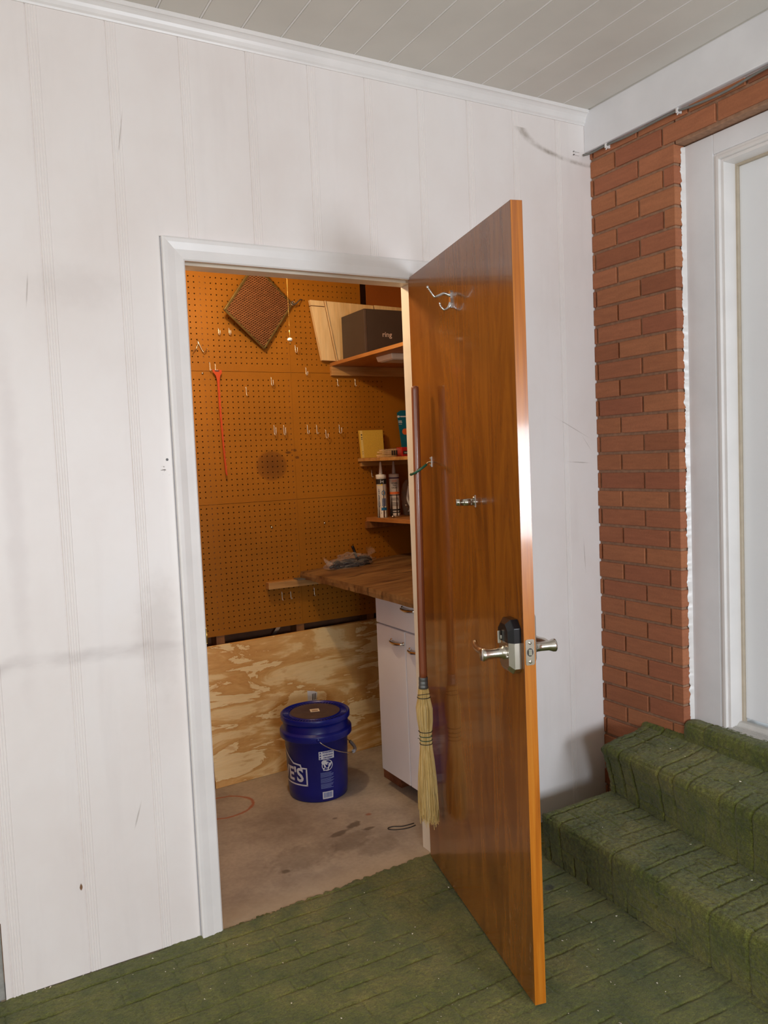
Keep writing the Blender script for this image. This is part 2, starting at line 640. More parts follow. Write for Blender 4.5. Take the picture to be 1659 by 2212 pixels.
def plywood():
    t = NT('rotary_cut_pine_plywood')
    v = t.coord((2.2, 2.0, 8.6), loc=(0.3, 0, 0.7))
    n = t.noise(v, scale=1.15, detail=6, rough=0.6, dist=0.7)
    saw = t.math('FRACT', t.math('MULTIPLY', n, 3.6))
    col = t.ramp(saw, [(0.0, srgb(246, 220, 168)), (0.48, srgb(240, 208, 150)), (0.64, srgb(222, 174, 106)), (0.94, srgb(208, 154, 84)), (0.97, srgb(244, 216, 162))])
    fine = t.noise(t.coord((6, 6, 90)), scale=2.0, detail=3)
    col = t.mix(0.25, col, t.ramp(fine, [(0.3, 0.7), (0.7, 1.0)]), 'MULTIPLY')
    blot = t.noise(t.coord((3, 3, 9)), scale=3.2, detail=3)
    col = t.mix(t.ramp(blot, [(0.60, 0.0), (0.68, 0.5)]), col, srgb(206, 150, 82))
    t.set(color=col, rough=0.6)
    t.bump(fine, 0.08, 0.001)
    return t.m


M_ply = plywood()


def concrete():
    t = NT('stained_shed_concrete')
    p = t.pos()
    xyz = t.sep(p)
    n1 = t.noise(p, scale=2.6, detail=7, rough=0.62)
    col = t.ramp(n1, [(0.3, srgb(136, 123, 112)), (0.5, srgb(172, 160, 146)), (0.7, srgb(196, 184, 168))])
    n2 = t.noise(p, scale=70, detail=3)
    col = t.mix(0.3, col, t.ramp(n2, [(0.3, 0.6), (0.65, 1.0)]), 'MULTIPLY')
    # oil spots
    for cx, cy, rx, ry, a, r in ((0.665, 0.405, 0.035, 0.018, 0.75, 0.5), (0.585, 0.372, 0.040, 0.016, 0.7, 0.3), (0.70, 0.345, 0.025, 0.010, 0.7, 0.0), (0.63, 0.50, 0.012, 0.008, 0.6, 0.0),
                                (0.60, 0.29, 0.10, 0.05, 0.35, 0.4), (0.39, 0.28, 0.12, 0.08, 0.35, 0.2), (0.30, 0.22, 0.014, 0.012, 0.7, 0.0), (0.66, 0.20, 0.08, 0.06, 0.3, 0.2)):
        col = t.mix(t.math('MULTIPLY', t.mark(xyz, (0, 1), cx, cy, rx, ry, 0.35, 40, r), a), col, srgb(84, 70, 58))
    rust = t.mark(xyz, (0, 1), 0.76, 0.455, 0.012, 0.010, 0.5, 60)
    col = t.mix(t.math('MULTIPLY', rust, 0.7), col, srgb(150, 80, 44))
    # chalky red ring
    u = t.math('DIVIDE', t.math('SUBTRACT', xyz[0], 0.285), 0.125)
    v = t.math('DIVIDE', t.math('SUBTRACT', xyz[1], 0.862), 0.105)
    d = t.math('SQRT', t.math('ADD', t.math('MULTIPLY', u, u), t.math('MULTIPLY', v, v)))
    w = t.math('MULTIPLY', t.math('SUBTRACT', t.noise(p, scale=30, detail=3), 0.5), 0.12)
    ring = t.n('ShaderNodeMapRange', interpolation_type='SMOOTHSTEP')
    t.l(t.math('ABSOLUTE', t.math('SUBTRACT', t.math('ADD', d, w), 1.0)), ring.inputs[0])
    ring.inputs[1].default_value = 0.085
    ring.inputs[2].default_value = 0.02
    ring.inputs[3].default_value = 0.0
    ring.inputs[4].default_value = 0.8
    col = t.mix(ring.outputs[0], col, srgb(166, 86, 54))
    # pale worn edge at the doorway
    edge = t.n('ShaderNodeMapRange', interpolation_type='SMOOTHSTEP')
    t.l(t.math('ADD', xyz[1], t.math('MULTIPLY', n1, 0.12)), edge.inputs[0])
    edge.inputs[1].default_value = 0.22
    edge.inputs[2].default_value = 0.08
    edge.inputs[3].default_value = 0.0
    edge.inputs[4].default_value = 0.5
    col = t.mix(edge.outputs[0], col, srgb(186, 168, 142))
    t.set(color=col, rough=0.72)
    t.bump(n2, 0.12, 0.002)
    return t.m


M_conc = concrete()


def carpet():
    t = NT('green_carpet_pile')
    p = t.pos()
    n1 = t.noise(p, scale=5.0, detail=6, rough=0.6)
    col = t.ramp(n1, [(0.28, srgb(84, 92, 38)), (0.5, srgb(110, 114, 52)), (0.72, srgb(136, 130, 68))])
    n2 = t.noise(t.pos((0.6, 1, 1)), scale=330, detail=4, rough=0.7)
    col = t.mix(0.8, col, t.ramp(n2, [(0.3, 0.25), (0.7, 1.35)]), 'MULTIPLY')
    n3 = t.noise(t.pos((0.45, 1, 1)), scale=110, detail=4, rough=0.65)
    col = t.mix(0.6, col, t.ramp(n3, [(0.32, 0.5), (0.68, 1.25)]), 'MULTIPLY')
    n4 = t.noise(p, scale=14, detail=4)
    col = t.mix(t.ramp(n4, [(0.52, 0.0), (0.7, 0.35)]), col, srgb(52, 72, 34))
    xyz = t.sep(p)
    for cx, cy, rx, ry in ((0.99, -0.375, 0.020, 0.016), (0.985, -0.315, 0.010, 0.008)):
        col = t.mix(t.math('MULTIPLY', t.mark(xyz, (0, 1), cx, cy, rx, ry, 0.4, 40), 0.8), col, srgb(34, 32, 20))
    t.set(color=col, rough=0.95, sheen=0.25, spec=0.1)
    t.bump(n2, 0.6, 0.004)
    return t.m


M_carpet = carpet()


def brick_mats():
    t = NT('red_brown_brick')
    gi = t.n('ShaderNodeNewGeometry')
    r = gi.outputs['Random Per Island']
    base = t.ramp(r, [(0.0, srgb(150, 88, 58)), (0.25, srgb(170, 105, 68)), (0.5, srgb(178, 113, 74)), (0.8, srgb(162, 96, 66)), (1.0, srgb(188, 120, 80))])
    n1 = t.noise(t.pos((1, 8, 60)), scale=1.6, detail=5)
    col = t.mix(0.45, base, t.ramp(n1, [(0.3, 0.72), (0.7, 1.1)]), 'MULTIPLY')
    n2 = t.noise(t.pos((1, 1, 1)), scale=160, detail=3)
    col = t.mix(0.3, col, t.ramp(n2, [(0.3, 0.7), (0.7, 1.1)]), 'MULTIPLY')
    t.set(color=col, rough=0.8)
    t.bump(n1, 0.35, 0.002)
    m2 = flat('brown_mortar', (158, 120, 94), 0.9, var=0.2, scale=60, bump=0.3)
    return t.m, m2


M_brick, M_mortar = brick_mats()


def door_wood():
    t = NT('varnished_door_veneer')
    v = t.coord((4.2, 1, 0.55))
    n1 = t.noise(v, scale=2.6, detail=7, rough=0.62, dist=1.1)
    col = t.ramp(n1, [(0.25, srgb(88, 45, 12)), (0.42, srgb(116, 63, 16)), (0.55, srgb(140, 82, 22)), (0.72, srgb(110, 59, 17))])
    n2 = t.noise(t.coord((55, 1, 1.4)), scale=2.0, detail=4)
    col = t.mix(0.3, col, t.ramp(n2, [(0.3, 0.68), (0.7, 1.08)]), 'MULTIPLY')
    n3 = t.noise(t.coord((9, 1, 0.7)), scale=3.0, detail=3, dist=0.5)
    col = t.mix(t.ramp(n3, [(0.66, 0.0), (0.72, 0.45)]), col, srgb(70, 30, 10))
    # worn, pale scuffs along the foot of the free edge
    xyz = t.sep(t.coord())
    n4 = t.noise(t.coord((40, 1, 25)), scale=1.0, detail=4)
    foot = t.mark(xyz, (0, 2), 0.80, 0.10, 0.12, 0.12, 0.6)
    col = t.mix(t.math('MULTIPLY', foot, t.ramp(n4, [(0.58, 0.0), (0.7, 0.4)])), col, srgb(186, 150, 110))
    t.set(color=col, rough=0.26, coat=0.55, coatr=0.07)
    t.bump(n2, 0.04, 0.001)
    return t.m


M_door = door_wood()
M_dooredge = wood('varnished_edge_wood', (158, 84, 16), (190, 110, 24), (204, 128, 38), axis=2, stretch=40, rough=0.28, coat=0.5, bump=0.12)


def counter_wood():
    t = NT('stained_worktop_wood')
    v = t.coord((2.2, 9, 9))
    n1 = t.noise(v, scale=1.6, detail=6, rough=0.6, dist=0.5)
    col = t.ramp(n1, [(0.28, srgb(82, 52, 28)), (0.45, srgb(120, 86, 52)), (0.7, srgb(148, 114, 74))])
    n2 = t.noise(t.coord((3, 14, 9)), scale=2.0, detail=5)
    col = t.mix(t.ramp(n2, [(0.56, 0.0), (0.66, 0.75)]), col, srgb(60, 32, 14))
    t.set(color=col, rough=0.5)
    t.bump(n1, 0.1, 0.002)
    return t.m


M_counter = counter_wood()


def clear_plastic(name, alpha=0.35):
    t = NT(name)
    lw = t.n('ShaderNodeLayerWeight')
    lw.inputs['Blend'].default_value = 0.35
    n = t.noise(t.coord((1, 1, 1)), scale=60, detail=3)
    a = t.math('ADD', t.math('MULTIPLY', t.math('POWER', lw.outputs['Facing'], 2.0), 0.45), alpha * 0.2)
    t.set(color=(0.75, 0.72, 0.70, 1), rough=0.12, alpha=a, spec=0.8)
    t.bump(n, 0.5, 0.004)
    return t.m


M_bag = clear_plastic('clear_bag_film')

# ------------------------------------------------------------------ the setting
G0, GS = -0.3893, 0.2032
XR = 1.614            # brick face
ZC = 2.722            # ceiling
XJ = 0.810            # right jamb rebate
HO = 2.0325           # opening head (casing)

# front wall: white vertical boards with reeded joints, doorway cut out
mb = MB()
xs = []
k0, k1 = -16, 11
for k in range(k0, k1):
    x = G0 + k * GS
    xs += [(x - 0.0005, 0.0), (x, 0.0026), (x + 0.0024, 0.0026)]
    w = 0.028
    for j in range(4):
        a = x + 0.003 + w * j / 4
        xs += [(a + 0.0006, 0.0002), (a + 0.0018, -0.0008), (a + w / 4 - 0.0018, -0.0008), (a + w / 4 - 0.0003, 0.0002)]
    xs += [(x + 0.0325, 0.0)]
xs = [p for p in xs if -3.4 < p[0] < XR + 0.03]
cuts = [-3.4, -0.605, -0.02, XJ + 0.02, XR + 0.03]
for c in cuts:
    j = min(range(len(xs)), key=lambda i: abs(xs[i][0] - c))
    xs.append((c, xs[j][1] if abs(xs[j][0] - c) < 0.002 else 0.0))
xs.sort()
for (xa, ya), (xb, yb) in zip(xs[:-1], xs[1:]):
    xm = (xa + xb) / 2
    z0 = 0.217 if xm < -0.605 else 0.0
    if -0.02 < xm < XJ + 0.02:
        z0 = HO + 0.02
    mb.add([(xa, ya, z0), (xb, yb, z0), (xb, yb, ZC), (xa, ya, ZC)], [(0, 1, 2, 3)])
mb.box((-3.4, 0.0065, 0.217), (-0.605, 0.095, ZC))
mb.box((-0.605, 0.0065, -0.02), (-0.02, 0.095, ZC))
mb.box((XJ + 0.02, 0.0065, -0.02), (XR + 0.03, 0.095, ZC))
mb.box((-0.02, 0.0065, HO + 0.02), (XJ + 0.02, 0.095, ZC))
mb.box((-0.6075, 0.0, -0.01), (-0.605, 0.0065, 0.217))
struct('wall_front', mb, M_wall, fix=False)

mb = MB()
mb.box((-3.4, 0.012, -0.02), (-0.609, 0.095, 0.216))
struct('wall_foot_block', mb, M_cinder)
# ceiling planks
mb = MB()
pp = 0.1252
k = -40
xs = []
while True:
    x = -0.0446 + k * pp
    if x > 1.66:
        break
    xs += [(x - 0.0045, 0.0), (x - 0.001, 0.006), (x + 0.001, 0.006), (x + 0.0045, 0.0)]
    k += 1
for (xa, za), (xb, zb) in zip(xs[:-1], xs[1:]):
    mb.add([(xa, 0.0, ZC + za), (xb, 0.0, ZC + zb), (xb, -4.75, ZC + zb), (xa, -4.75, ZC + za)], [(0, 1, 2, 3)])
mb.box((xs[0][0], 0.095, ZC + 0.008), (1.95, -4.75, ZC + 0.06))
bd = []
for k in range(-40, 14):
    x = -0.0446 + k * pp
    if x < 1.57:
        mb.prism([(x - 0.0035, ZC + 0.003), (x - 0.0018, ZC - 0.0004), (x + 0.0018, ZC - 0.0004), (x + 0.0035, ZC + 0.003)], lambda u, v, w: (u, w, v), -0.001, -4.7, mi=1)  # lighter strips put the bright groove-edge highlight into colour
struct('ceiling', mb, [M_ceil, M_trim], fix=False)

# cove moulding between wall and ceiling
cov = [(0.0, ZC - 0.050), (-0.004, ZC - 0.050), (-0.006, ZC - 0.045), (-0.010, ZC - 0.040), (-0.0125, ZC - 0.030), (-0.016, ZC - 0.022), (-0.022, ZC - 0.015), (-0.026, ZC - 0.012), (-0.030, ZC - 0.011), (-0.030, ZC - 0.003), (-0.032, ZC), (0.0, ZC)]
struct('trim_1', MB().prism(cov, lambda u, v, w: (w, u, v), -3.4, 1.587), M_trim, fix=True)
# white beam along the brick wall
struct('beam', MB().box((1.585, -4.6, 2.572), (1.80, 0.0, ZC)), M_beam, bevel=0.003)

# brick wall: single bricks over a mortar bed
CH = 0.0706
ZB0 = 2.333
mb = MB()
YE = -0.402


def brickrow(y0, y1, z0, z1, x0=XR, depth=0.09, j=0.0045):
    d = rnd.uniform(-0.0015, 0.0015)
    mb.box((x0 + d, y0 - j if y0 < 0 else y0, z0 + 0.0055), (x0 + depth, y1 + j, z1 - 0.0055), mi=0)


kmin = -4
for k in range(kmin, 34):
    zt = ZB0 - k * CH
    zb = zt - CH
    if zt < -0.05:
        break
    ztop = min(zt, 2.60)
    even = (k % 2 == 0)
    start = -0.0155 if even else -0.1275
    js = [0.0, start]
    above = zb > 2.43
    end = -2.6 if above else YE
    y = start
    while y - 0.2234 > end + 0.02:
        y -= 0.2234
        js.append(y)
    js.append(end)
    for a, b in zip(js[:-1], js[1:]):
        last = (b == YE)
        if last:
            d = rnd.uniform(-0.001, 0.001)
            mb.box((XR + d, a - 0.0045, zb + 0.005), (XR + 0.052, b, ztop - 0.005))
        else:
            brickrow(a, b, zb, ztop)
    if not above:
        # bricks beyond the door
        y = -1.66 if even else -1.55
        while y > -3.4:
            brickrow(y, y - 0.2234, zb, ztop)
            y -= 0.2234
nb = len(mb.f)
mb.box((XR + 0.007, 0.0, -0.02), (XR + 0.12, YE + 0.006, 2.60), mi=1)
mb.box((XR + 0.007, YE, 2.468), (XR + 0.12, -3.6, 2.60), mi=1)
mb.box((XR + 0.007, -1.55, -0.02), (XR + 0.12, -3.6, 2.6), mi=1)
mb.box((XR - 0.001, -3.45, -0.02), (XR + 0.12, -4.6, 2.6), mi=0)
struct('wall_right', mb, [M_brick, M_mortar], bevel=0.002, bseg=1)

# far walls of the carport with their openings, and the outdoor ground
mb = MB()
mb.box((-4.1, -4.75, 0.0), (-1.12, -4.6, ZC))
mb.box((-0.28, -4.75, 0.0), (0.73, -4.6, ZC))
mb.box((1.57, -4.75, 0.0), (1.9, -4.6, ZC))
for x0, x1 in ((-1.12, -0.28), (0.73, 1.57)):
    mb.box((x0, -4.75, 0.0), (x1, -4.6, 0.78))
    mb.box((x0, -4.75, 1.66), (x1, -4.6, ZC))
struct('wall_rear', mb, M_plain)
mb = MB()
mb.box((-4.1, -1.5, -0.02), (-4.0, 0.0, ZC))
mb.box((-4.1, -4.6, -0.02), (-4.0, -4.3, ZC))
mb.box((-4.1, -4.3, 2.5), (-4.0, -1.5, ZC))
struct('wall_left', mb, M_plain)
mb = MB()
mb.box((-4.0, 0.0, -0.02), (-3.4, 0.095, ZC))
struct('wall_front_end', mb, M_plain)
struct('ground', MB().box((-30, -40, -0.10), (30, 20, -0.03)), flat('driveway_concrete', (170, 166, 158), 0.85, scale=3))

# ------------------------------------------------------------------ carpet and steps


def pile(s, t, seed=0, bx=0.150, by=0.066):
    """relief of the sculpted carpet: sunken lines round blocks, and pile noise (metres)"""
    s = np.asarray(s, float)
    t = np.asarray(t, float)
    wob = (vnoise(s * 6, t * 6, seed + 3) - 0.5) * 0.010
    tt = (t + wob) / by
    row = np.floor(tt)
    ft = tt - row
    h = np.sin(row * 91.7 + seed * 13.1) * 4375.5
    off = (h - np.floor(h))
    ss = (s + (vnoise(s * 5, t * 5, seed + 8) - 0.5) * 0.012) / bx + off
    colm = np.floor(ss)
    fs = ss - colm
    d1 = np.minimum(ft, 1 - ft) * by
    d2 = np.minimum(fs, 1 - fs) * bx
    # each line fades in and out along its length
    on1 = np.clip((vnoise(s * 9 + 31, row * 3.7 + np.round(ft) * 3.7, seed + 1) - 0.30) * 2.6, 0, 1)
    on2 = np.clip((vnoise(colm * 5.3 + 11, t * 9, seed + 2) - 0.32) * 2.2, 0, 1)
    g = np.maximum(np.exp(-(d1 / 0.0029) ** 2) * on1, 0.85 * np.exp(-(d2 / 0.0029) ** 2) * on2)
    n = (vnoise(s * 95, t * 95, seed) - 0.5) * 0.0020 + (vnoise(s * 240, t * 240, seed + 5) - 0.5) * 0.0034 + (vnoise(s * 14, t * 14, seed + 6) - 0.5) * 0.003
    return -0.0072 * g + n


def edge_y(x):
    return np.interp(x, [-4, -0.02, 0.0, 0.40, 0.81, 0.83, 2], [0.0, 0.0, 0.0, 0.024, 0.052, 0.0, 0.0])


nx, ny = 560, 390
X = np.linspace(-0.80, 1.30, nx + 1)
T = np.linspace(0, 1, ny + 1)
XX, TT = np.meshgrid(X, T)
YT = edge_y(XX)
indoor = (XX > 0.0) & (XX < 0.81)
YT = YT + np.where(indoor, (vnoise(XX * 60, XX * 0, 4) - 0.5) * 0.014 + (vnoise(XX * 190, XX * 0, 9) - 0.5) * 0.008, 0)
YY = YT + (-1.45 - YT) * TT
ZZ = pile(XX, YY, 1) * 0.72
fall = np.clip((YT - YY) / 0.012, 0, 1)
ZZ = np.where(indoor, (ZZ + 0.008) * np.sqrt(fall) - 0.008, ZZ)
mb = MB()
vs = np.stack([XX, YY, ZZ], -1).reshape(-1, 3).tolist()
fs = [(j * (nx + 1) + i, (j + 1) * (nx + 1) + i, (j + 1) * (nx + 1) + i + 1, j * (nx + 1) + i + 1) for j in range(ny) for i in range(nx)]
mb.add(vs, fs, True)
for a, b in (((-4.0, -1.45), (1.62, -4.6)), ((-4.0, 0.0), (-0.80, -1.45)), ((1.30, 0.0), (1.62, -1.45))):
    mb.add([(a[0], a[1], 0), (a[0], b[1], 0), (b[0], b[1], 0), (b[0], a[1], 0)], [(0, 1, 2, 3)])
mb.box((-4.0, 0.0, -0.03), (1.62, -4.6, -0.0095))
struct('floor', mb, M_carpet, fix=False)

struct('floor_shed', MB().box((-0.62, 0.0, -0.03), (1.62, 1.32, -0.004)).box((0.0, 0.055, -0.03), (0.81, 0.0, -0.0042)), M_conc)

# carpeted steps: profile in (x, z) swept along y


def resample(prof, step):
    P = [Vector((a, b, c)) for a, b, c in prof]
    out, kk = [], []
    for a, b in zip(P[:-1], P[1:]):
        n = max(1, int((b.xy - a.xy).length / step))
        for i in range(n):
            out.append(a.lerp(b, i / n))
    out.append(P[-1])
    return out


def steps_mesh(mb, prof, y0, y1, step=0.0040, seed=3, endcap=True):
    P = resample(prof, step)
    n = len(P)
    arc = [0.0]
    for a, b in zip(P[:-1], P[1:]):
        arc.append(arc[-1] + (b.xy - a.xy).length)
    arc = np.array(arc)
    nrm = []
    for i in range(n):
        a, b = P[max(0, i - 2)], P[min(n - 1, i + 2)]
        t = (b.xy - a.xy).normalized()
        nrm.append((-t.y, t.x))
    nrm = np.array(nrm)
    px = np.array([p.x for p in P])
    pz = np.array([p.y for p in P])
    pk = np.array([p.z for p in P])
    m = int(abs(y1 - y0) / step)
    ys = np.linspace(y0, y1, m + 1)
    A, Y = np.meshgrid(arc, ys)
    H = pile(A, Y, seed, bx=0.080, by=0.062) * 1.25
    Xg = px[None, :] + pk[None, :] * (Y - y0) + nrm[None, :, 0] * H
    Zg = pz[None, :] + nrm[None, :, 1] * H
    # rounded, slightly ragged end
    e = np.clip(np.abs(Y - y0) / 0.02, 0, 1)
    Xg = Xg - nrm[None, :, 0] * 0.010 * (1 - np.sqrt(e))
    Zg = Zg - nrm[None, :, 1] * 0.010 * (1 - np.sqrt(e))
    Yg = Y + np.where(Y == y0, (vnoise(A * 70, A * 0, 2) - 0.5) * 0.012, 0)
    vs = np.stack([Xg, Yg, Zg], -1).reshape(-1, 3).tolist()
    fs = [(j * n + i, j * n + i + 1, (j + 1) * n + i + 1, (j + 1) * n + i) for j in range(m) for i in range(n - 1)]
    mb.add(vs, fs, True)
    if endcap:
        b = len(mb.v) - len(vs)
        b0 = len(mb.v)
        mb.add([(P[i].x, y0, max(0.0, 0.0)) for i in (0, n - 1)], [])
        mb.f.append(tuple([b + i for i in range(n)] + [b0 + 1, b0]))
        mb.s.append(False)
        mb.mi.append(0)
    return mb


YS = -0.21
steps = empty('carpeted_steps', (1.35, -1.0, 0.0))
tag(steps, 'green carpeted steps rising to the white door in the brick wall', 'steps')
p1 = [(1.108, 0.0, 0.034), (1.105, 0.06, 0.034), (1.099, 0.125, 0.03), (1.098, 0.145, 0.028), (1.103, 0.157, 0.026), (1.114, 0.163, 0.026), (1.15, 0.165, 0.03), (1.47, 0.166, 0.10)]
p2 = [(1.428, 0.160, 0.115), (1.424, 0.20, 0.105), (1.404, 0.28, 0.08), (1.388, 0.322, 0.06), (1.388, 0.336, 0.055), (1.396, 0.347, 0.05), (1.412, 0.353, 0.05), (1.50, 0.363, 0.05), (1.575, 0.372, 0.03), (1.600, 0.380, 0.0), (1.613, 0.394, 0.0)]
p3 = [(1.602, 0.365, 0.05), (1.600, 0.41, 0.05), (1.602, 0.430, 0.045), (1.612, 0.443, 0.03), (1.628, 0.448, 0.02), (1.700, 0.444, 0.0)]
obj('step', steps_mesh(MB(), p1, YS, -1.75, seed=3), M_carpet, steps, fix=False)
obj('step', steps_mesh(MB(), p2, YS, -1.75, seed=6), M_carpet, steps, fix=False)
obj('step', steps_mesh(MB(), p3, YE - 0.003, -1.60, seed=9), M_carpet, steps, fix=False)

# crumbs of litter on the carpet
mb = MB()
for i in range(120):
    while True:
        x, y = rnd.uniform(-0.55, 1.05), rnd.uniform(-1.15, 0.0)
        if not (0.56 < x < 0.80 and y > -0.85) and x < 1.06:
            break
    r = rnd.choice([0.0012, 0.0015, 0.0018, 0.002, 0.0028]) * rnd.uniform(0.8, 1.2)
    vs = [(x + rnd.uniform(-1, 1) * r * 1.6, y + rnd.uniform(-1, 1) * r * 1.6, 0.0005 + rnd.uniform(0, 1.4) * r) for _ in range(5)]
    mb.add(vs, [(0, 1, 2), (0, 2, 3), (0, 3, 4), (1, 2, 4), (2, 3, 4), (0, 1, 4)])
for (x, y, z) in ((0.93, -0.30, 0.006), (1.045, -0.62, 0.005), (0.96, -0.60, 0.003), (0.71, -0.20, 0.005), (1.19, -0.42, 0.168), (1.33, -0.66, 0.168), (1.5, -0.5, 0.366), (1.52, -0.42, 0.366), (1.30, -0.9, 0.168), (1.47, -0.74, 0.366)):
    r = 0.0035
    vs = [(x + rnd.uniform(-1, 1) * r, y + rnd.uniform(-1, 1) * r, z + rnd.uniform(0, 1) * r) for _ in range(6)]
    mb.add(vs, [(0, 1, 2), (0, 2, 3), (0, 3, 4), (1, 2, 4), (2, 3, 4), (0, 1, 5), (3, 4, 5), (1, 4, 5)])
tag(obj('crumbs', mb, M_label), 'tiny pale crumbs of litter scattered over the green carpet', 'litter', kind='stuff')

# ------------------------------------------------------------------ doorway frame
frame = empty('trim_2', (0.4, 0.0, 0.0))
frame['kind'] = 'structure'
mb = MB()
JT = HO + 0.012
mb.box((-0.02, -0.001, -0.01), (0.0, 0.099, JT))
mb.box((0.0, 0.036, -0.004), (0.013, 0.099, JT - 0.014))
mb.box((-0.02, -0.001, JT), (XJ + 0.02, 0.099, JT + 0.02))
mb.box((0.0, 0.036, JT - 0.014), (XJ, 0.099, JT))
mb.box((XJ, -0.001, -0.01), (XJ + 0.02, 0.099, JT))
mb.box((XJ - 0.013, 0.036, -0.004), (XJ, 0.099, JT - 0.014))
obj('jamb', mb, M_jamb, frame, bevel=0.0015)
mb = MB()
cp = [(0.0, 0.0), (0.0, -0.010), (0.004, -0.013), (0.012, -0.0135), (0.030, -0.015), (0.050, -0.019), (0.060, -0.020), (0.065, -0.017), (0.065, 0.0)]
path = [((0.0, -0.002), (-1, 0)), ((0.0, HO), (-1, 1)), ((XJ - 0.005, HO), (1, 1)), ((XJ - 0.005, -0.002), (1, 0))]
vs = []
for (px, pz), (dx, dz) in path:
    vs += [(px + dx * t, y, pz + dz * t) for t, y in cp]
n = len(cp)
fs = [(i * n + j, i * n + (j + 1) % n, (i + 1) * n + (j + 1) % n, (i + 1) * n + j) for i in range(3) for j in range(n)]
fs += [tuple(range(n)), tuple(range(3 * n, 4 * n))]
mb.add(vs, fs)
obj('casing', mb, M_trim, frame)
obj('gap_shade_line', MB().box((-0.0672, -0.0012, 0.0), (-0.0648, 0.001, HO + 0.066)).box((-0.0672, -0.0012, HO + 0.0648), (0.874, 0.001, HO + 0.0665)), flat('gap_shade_grey', (170, 170, 178), 0.7), frame)  # grey strip painted in for the shaded gap between casing and wall
obj('strike_plate', MB().box((-0.0005, -0.012, 0.897), (0.0016, 0.03, 0.947)).tube([(0.001, -0.013, 0.90), (0.001, -0.013, 0.944)], 0.002, 6), M_brass, frame)

# ------------------------------------------------------------------ the open wooden door
HX, HY, ANG = 0.7689, 0.0024, -1.8115
WD, TD = 0.8301, 0.0315
dvec = Vector((math.cos(ANG), math.sin(ANG), 0))
nvec = Vector((-math.sin(ANG), math.cos(ANG), 0))


def DL(s, off, z):
    """point off the inner face of the door: s from the hinge, off towards the room at its left"""
    return Vector((HX, HY, 0)) + dvec * s - nvec * off + Vector((0, 0, z))


door = empty('door_1', (HX, HY, 0.0), ANG)
tag(door, 'open varnished brown wooden door hinged at the right of the shed doorway', 'door', kind='structure')
ZD0, ZD1 = 0.0125, 2.0395
mb = MB().box((0, 0, ZD0), (WD - 0.0006, TD, ZD1))
obj('door_panel', mb, M_door, door, local=True, bevel=0.0012)
obj('edge_strip', MB().box((WD - 0.0006, 0.0004, ZD0 + 0.0005), (WD + 0.0004, TD - 0.0004, ZD1 - 0.0005)), M_dooredge, door, local=True)
# latch plate with bolt and screws on the edge
ex = WD + 0.0004
lp = MB()
pl = []
for cx, cz, a0 in ((0.0235, 0.9615, 0), (0.0075, 0.9615, 90), (0.0075, 0.9045, 180), (0.0235, 0.9045, 270)):
    for a in range(0, 91, 30):
        pl.append((cx + 0.004 * math.cos(math.radians(a + a0)), cz + 0.004 * math.sin(math.radians(a + a0))))
lp.prism(pl, lambda u, v, w: (w, u, v), ex, ex + 0.0018)
lpo = obj('latch_plate', lp, M_steel, door, local=True)
obj('latch_hole', MB().prism([(0.0155 + 0.0085 * math.cos(a), 0.933 + 0.0105 * math.sin(a)) for a in np.linspace(0, 2 * math.pi, 20, endpoint=False)], lambda u, v, w: (w, u, v), ex + 0.0017, ex + 0.0022), M_wire, lpo, local=True)
obj('latch_bolt', MB().prism([(ex, 0.0105), (ex + 0.0045, 0.0105), (ex + 0.0075, 0.018), (ex, 0.021)], lambda u, v, w: (u, v, w), 0.9255, 0.941), M_metal, lpo, local=True, bevel=0.001)
for z in (0.957, 0.909):
    obj('screw', MB().lathe([(0.0042, 0), (0.0042, 0.0006), (0.001, 0.0009), (0.0, 0.0004)], (ex + 0.0018, 0.0155, z), 14, (1, 0, 0)), M_steel, lpo, local=True)

# keypad lock on the inner face: lower nickel housing, upper black battery cover
LS = 0.775   # middle of the lock along the door
lock = empty('lock', (0, 0, 0))
lock.parent = door


def outline(w0, zlo, zhi, ctop, cbot):
    return [(LS - w0 / 2 + cbot, zlo), (LS + w0 / 2 - cbot, zlo), (LS + w0 / 2, zlo + cbot), (LS + w0 / 2, zhi - ctop), (LS + w0 / 2 - ctop, zhi), (LS - w0 / 2 + ctop, zhi), (LS - w0 / 2, zhi - ctop), (LS - w0 / 2, zlo + cbot)]


def shell(mb, zlo, zhi, w, dep, ctop, cbot, inset, mi=0, o0=0.0):
    a = outline(w, zlo, zhi, ctop, cbot)
    b = outline(w - 2 * inset, zlo + (inset if cbot else 0.0), zhi - (inset if ctop else 0.0), max(ctop * 0.8, 0.0), max(cbot * 0.8, 0.0))
    m = len(a)
    vs = [(s, -o0, z) for s, z in a] + [(s, -dep * 0.62, z) for s, z in a] + [(s, -dep, z) for s, z in b]
    fs = [(i, (i + 1) % m, (i + 1) % m + m, i + m) for i in range(m)] + [(i + m, (i + 1) % m + m, (i + 1) % m + 2 * m, i + 2 * m) for i in range(m)]
    fs += [tuple(range(m)), tuple(range(2 * m, 3 * m))]
    mb.add(vs, fs, mi=mi)
    return mb


def dsub(name, mb, mat, parent, **kw):
    return obj(name, mb, mat, parent, local=True, **kw)


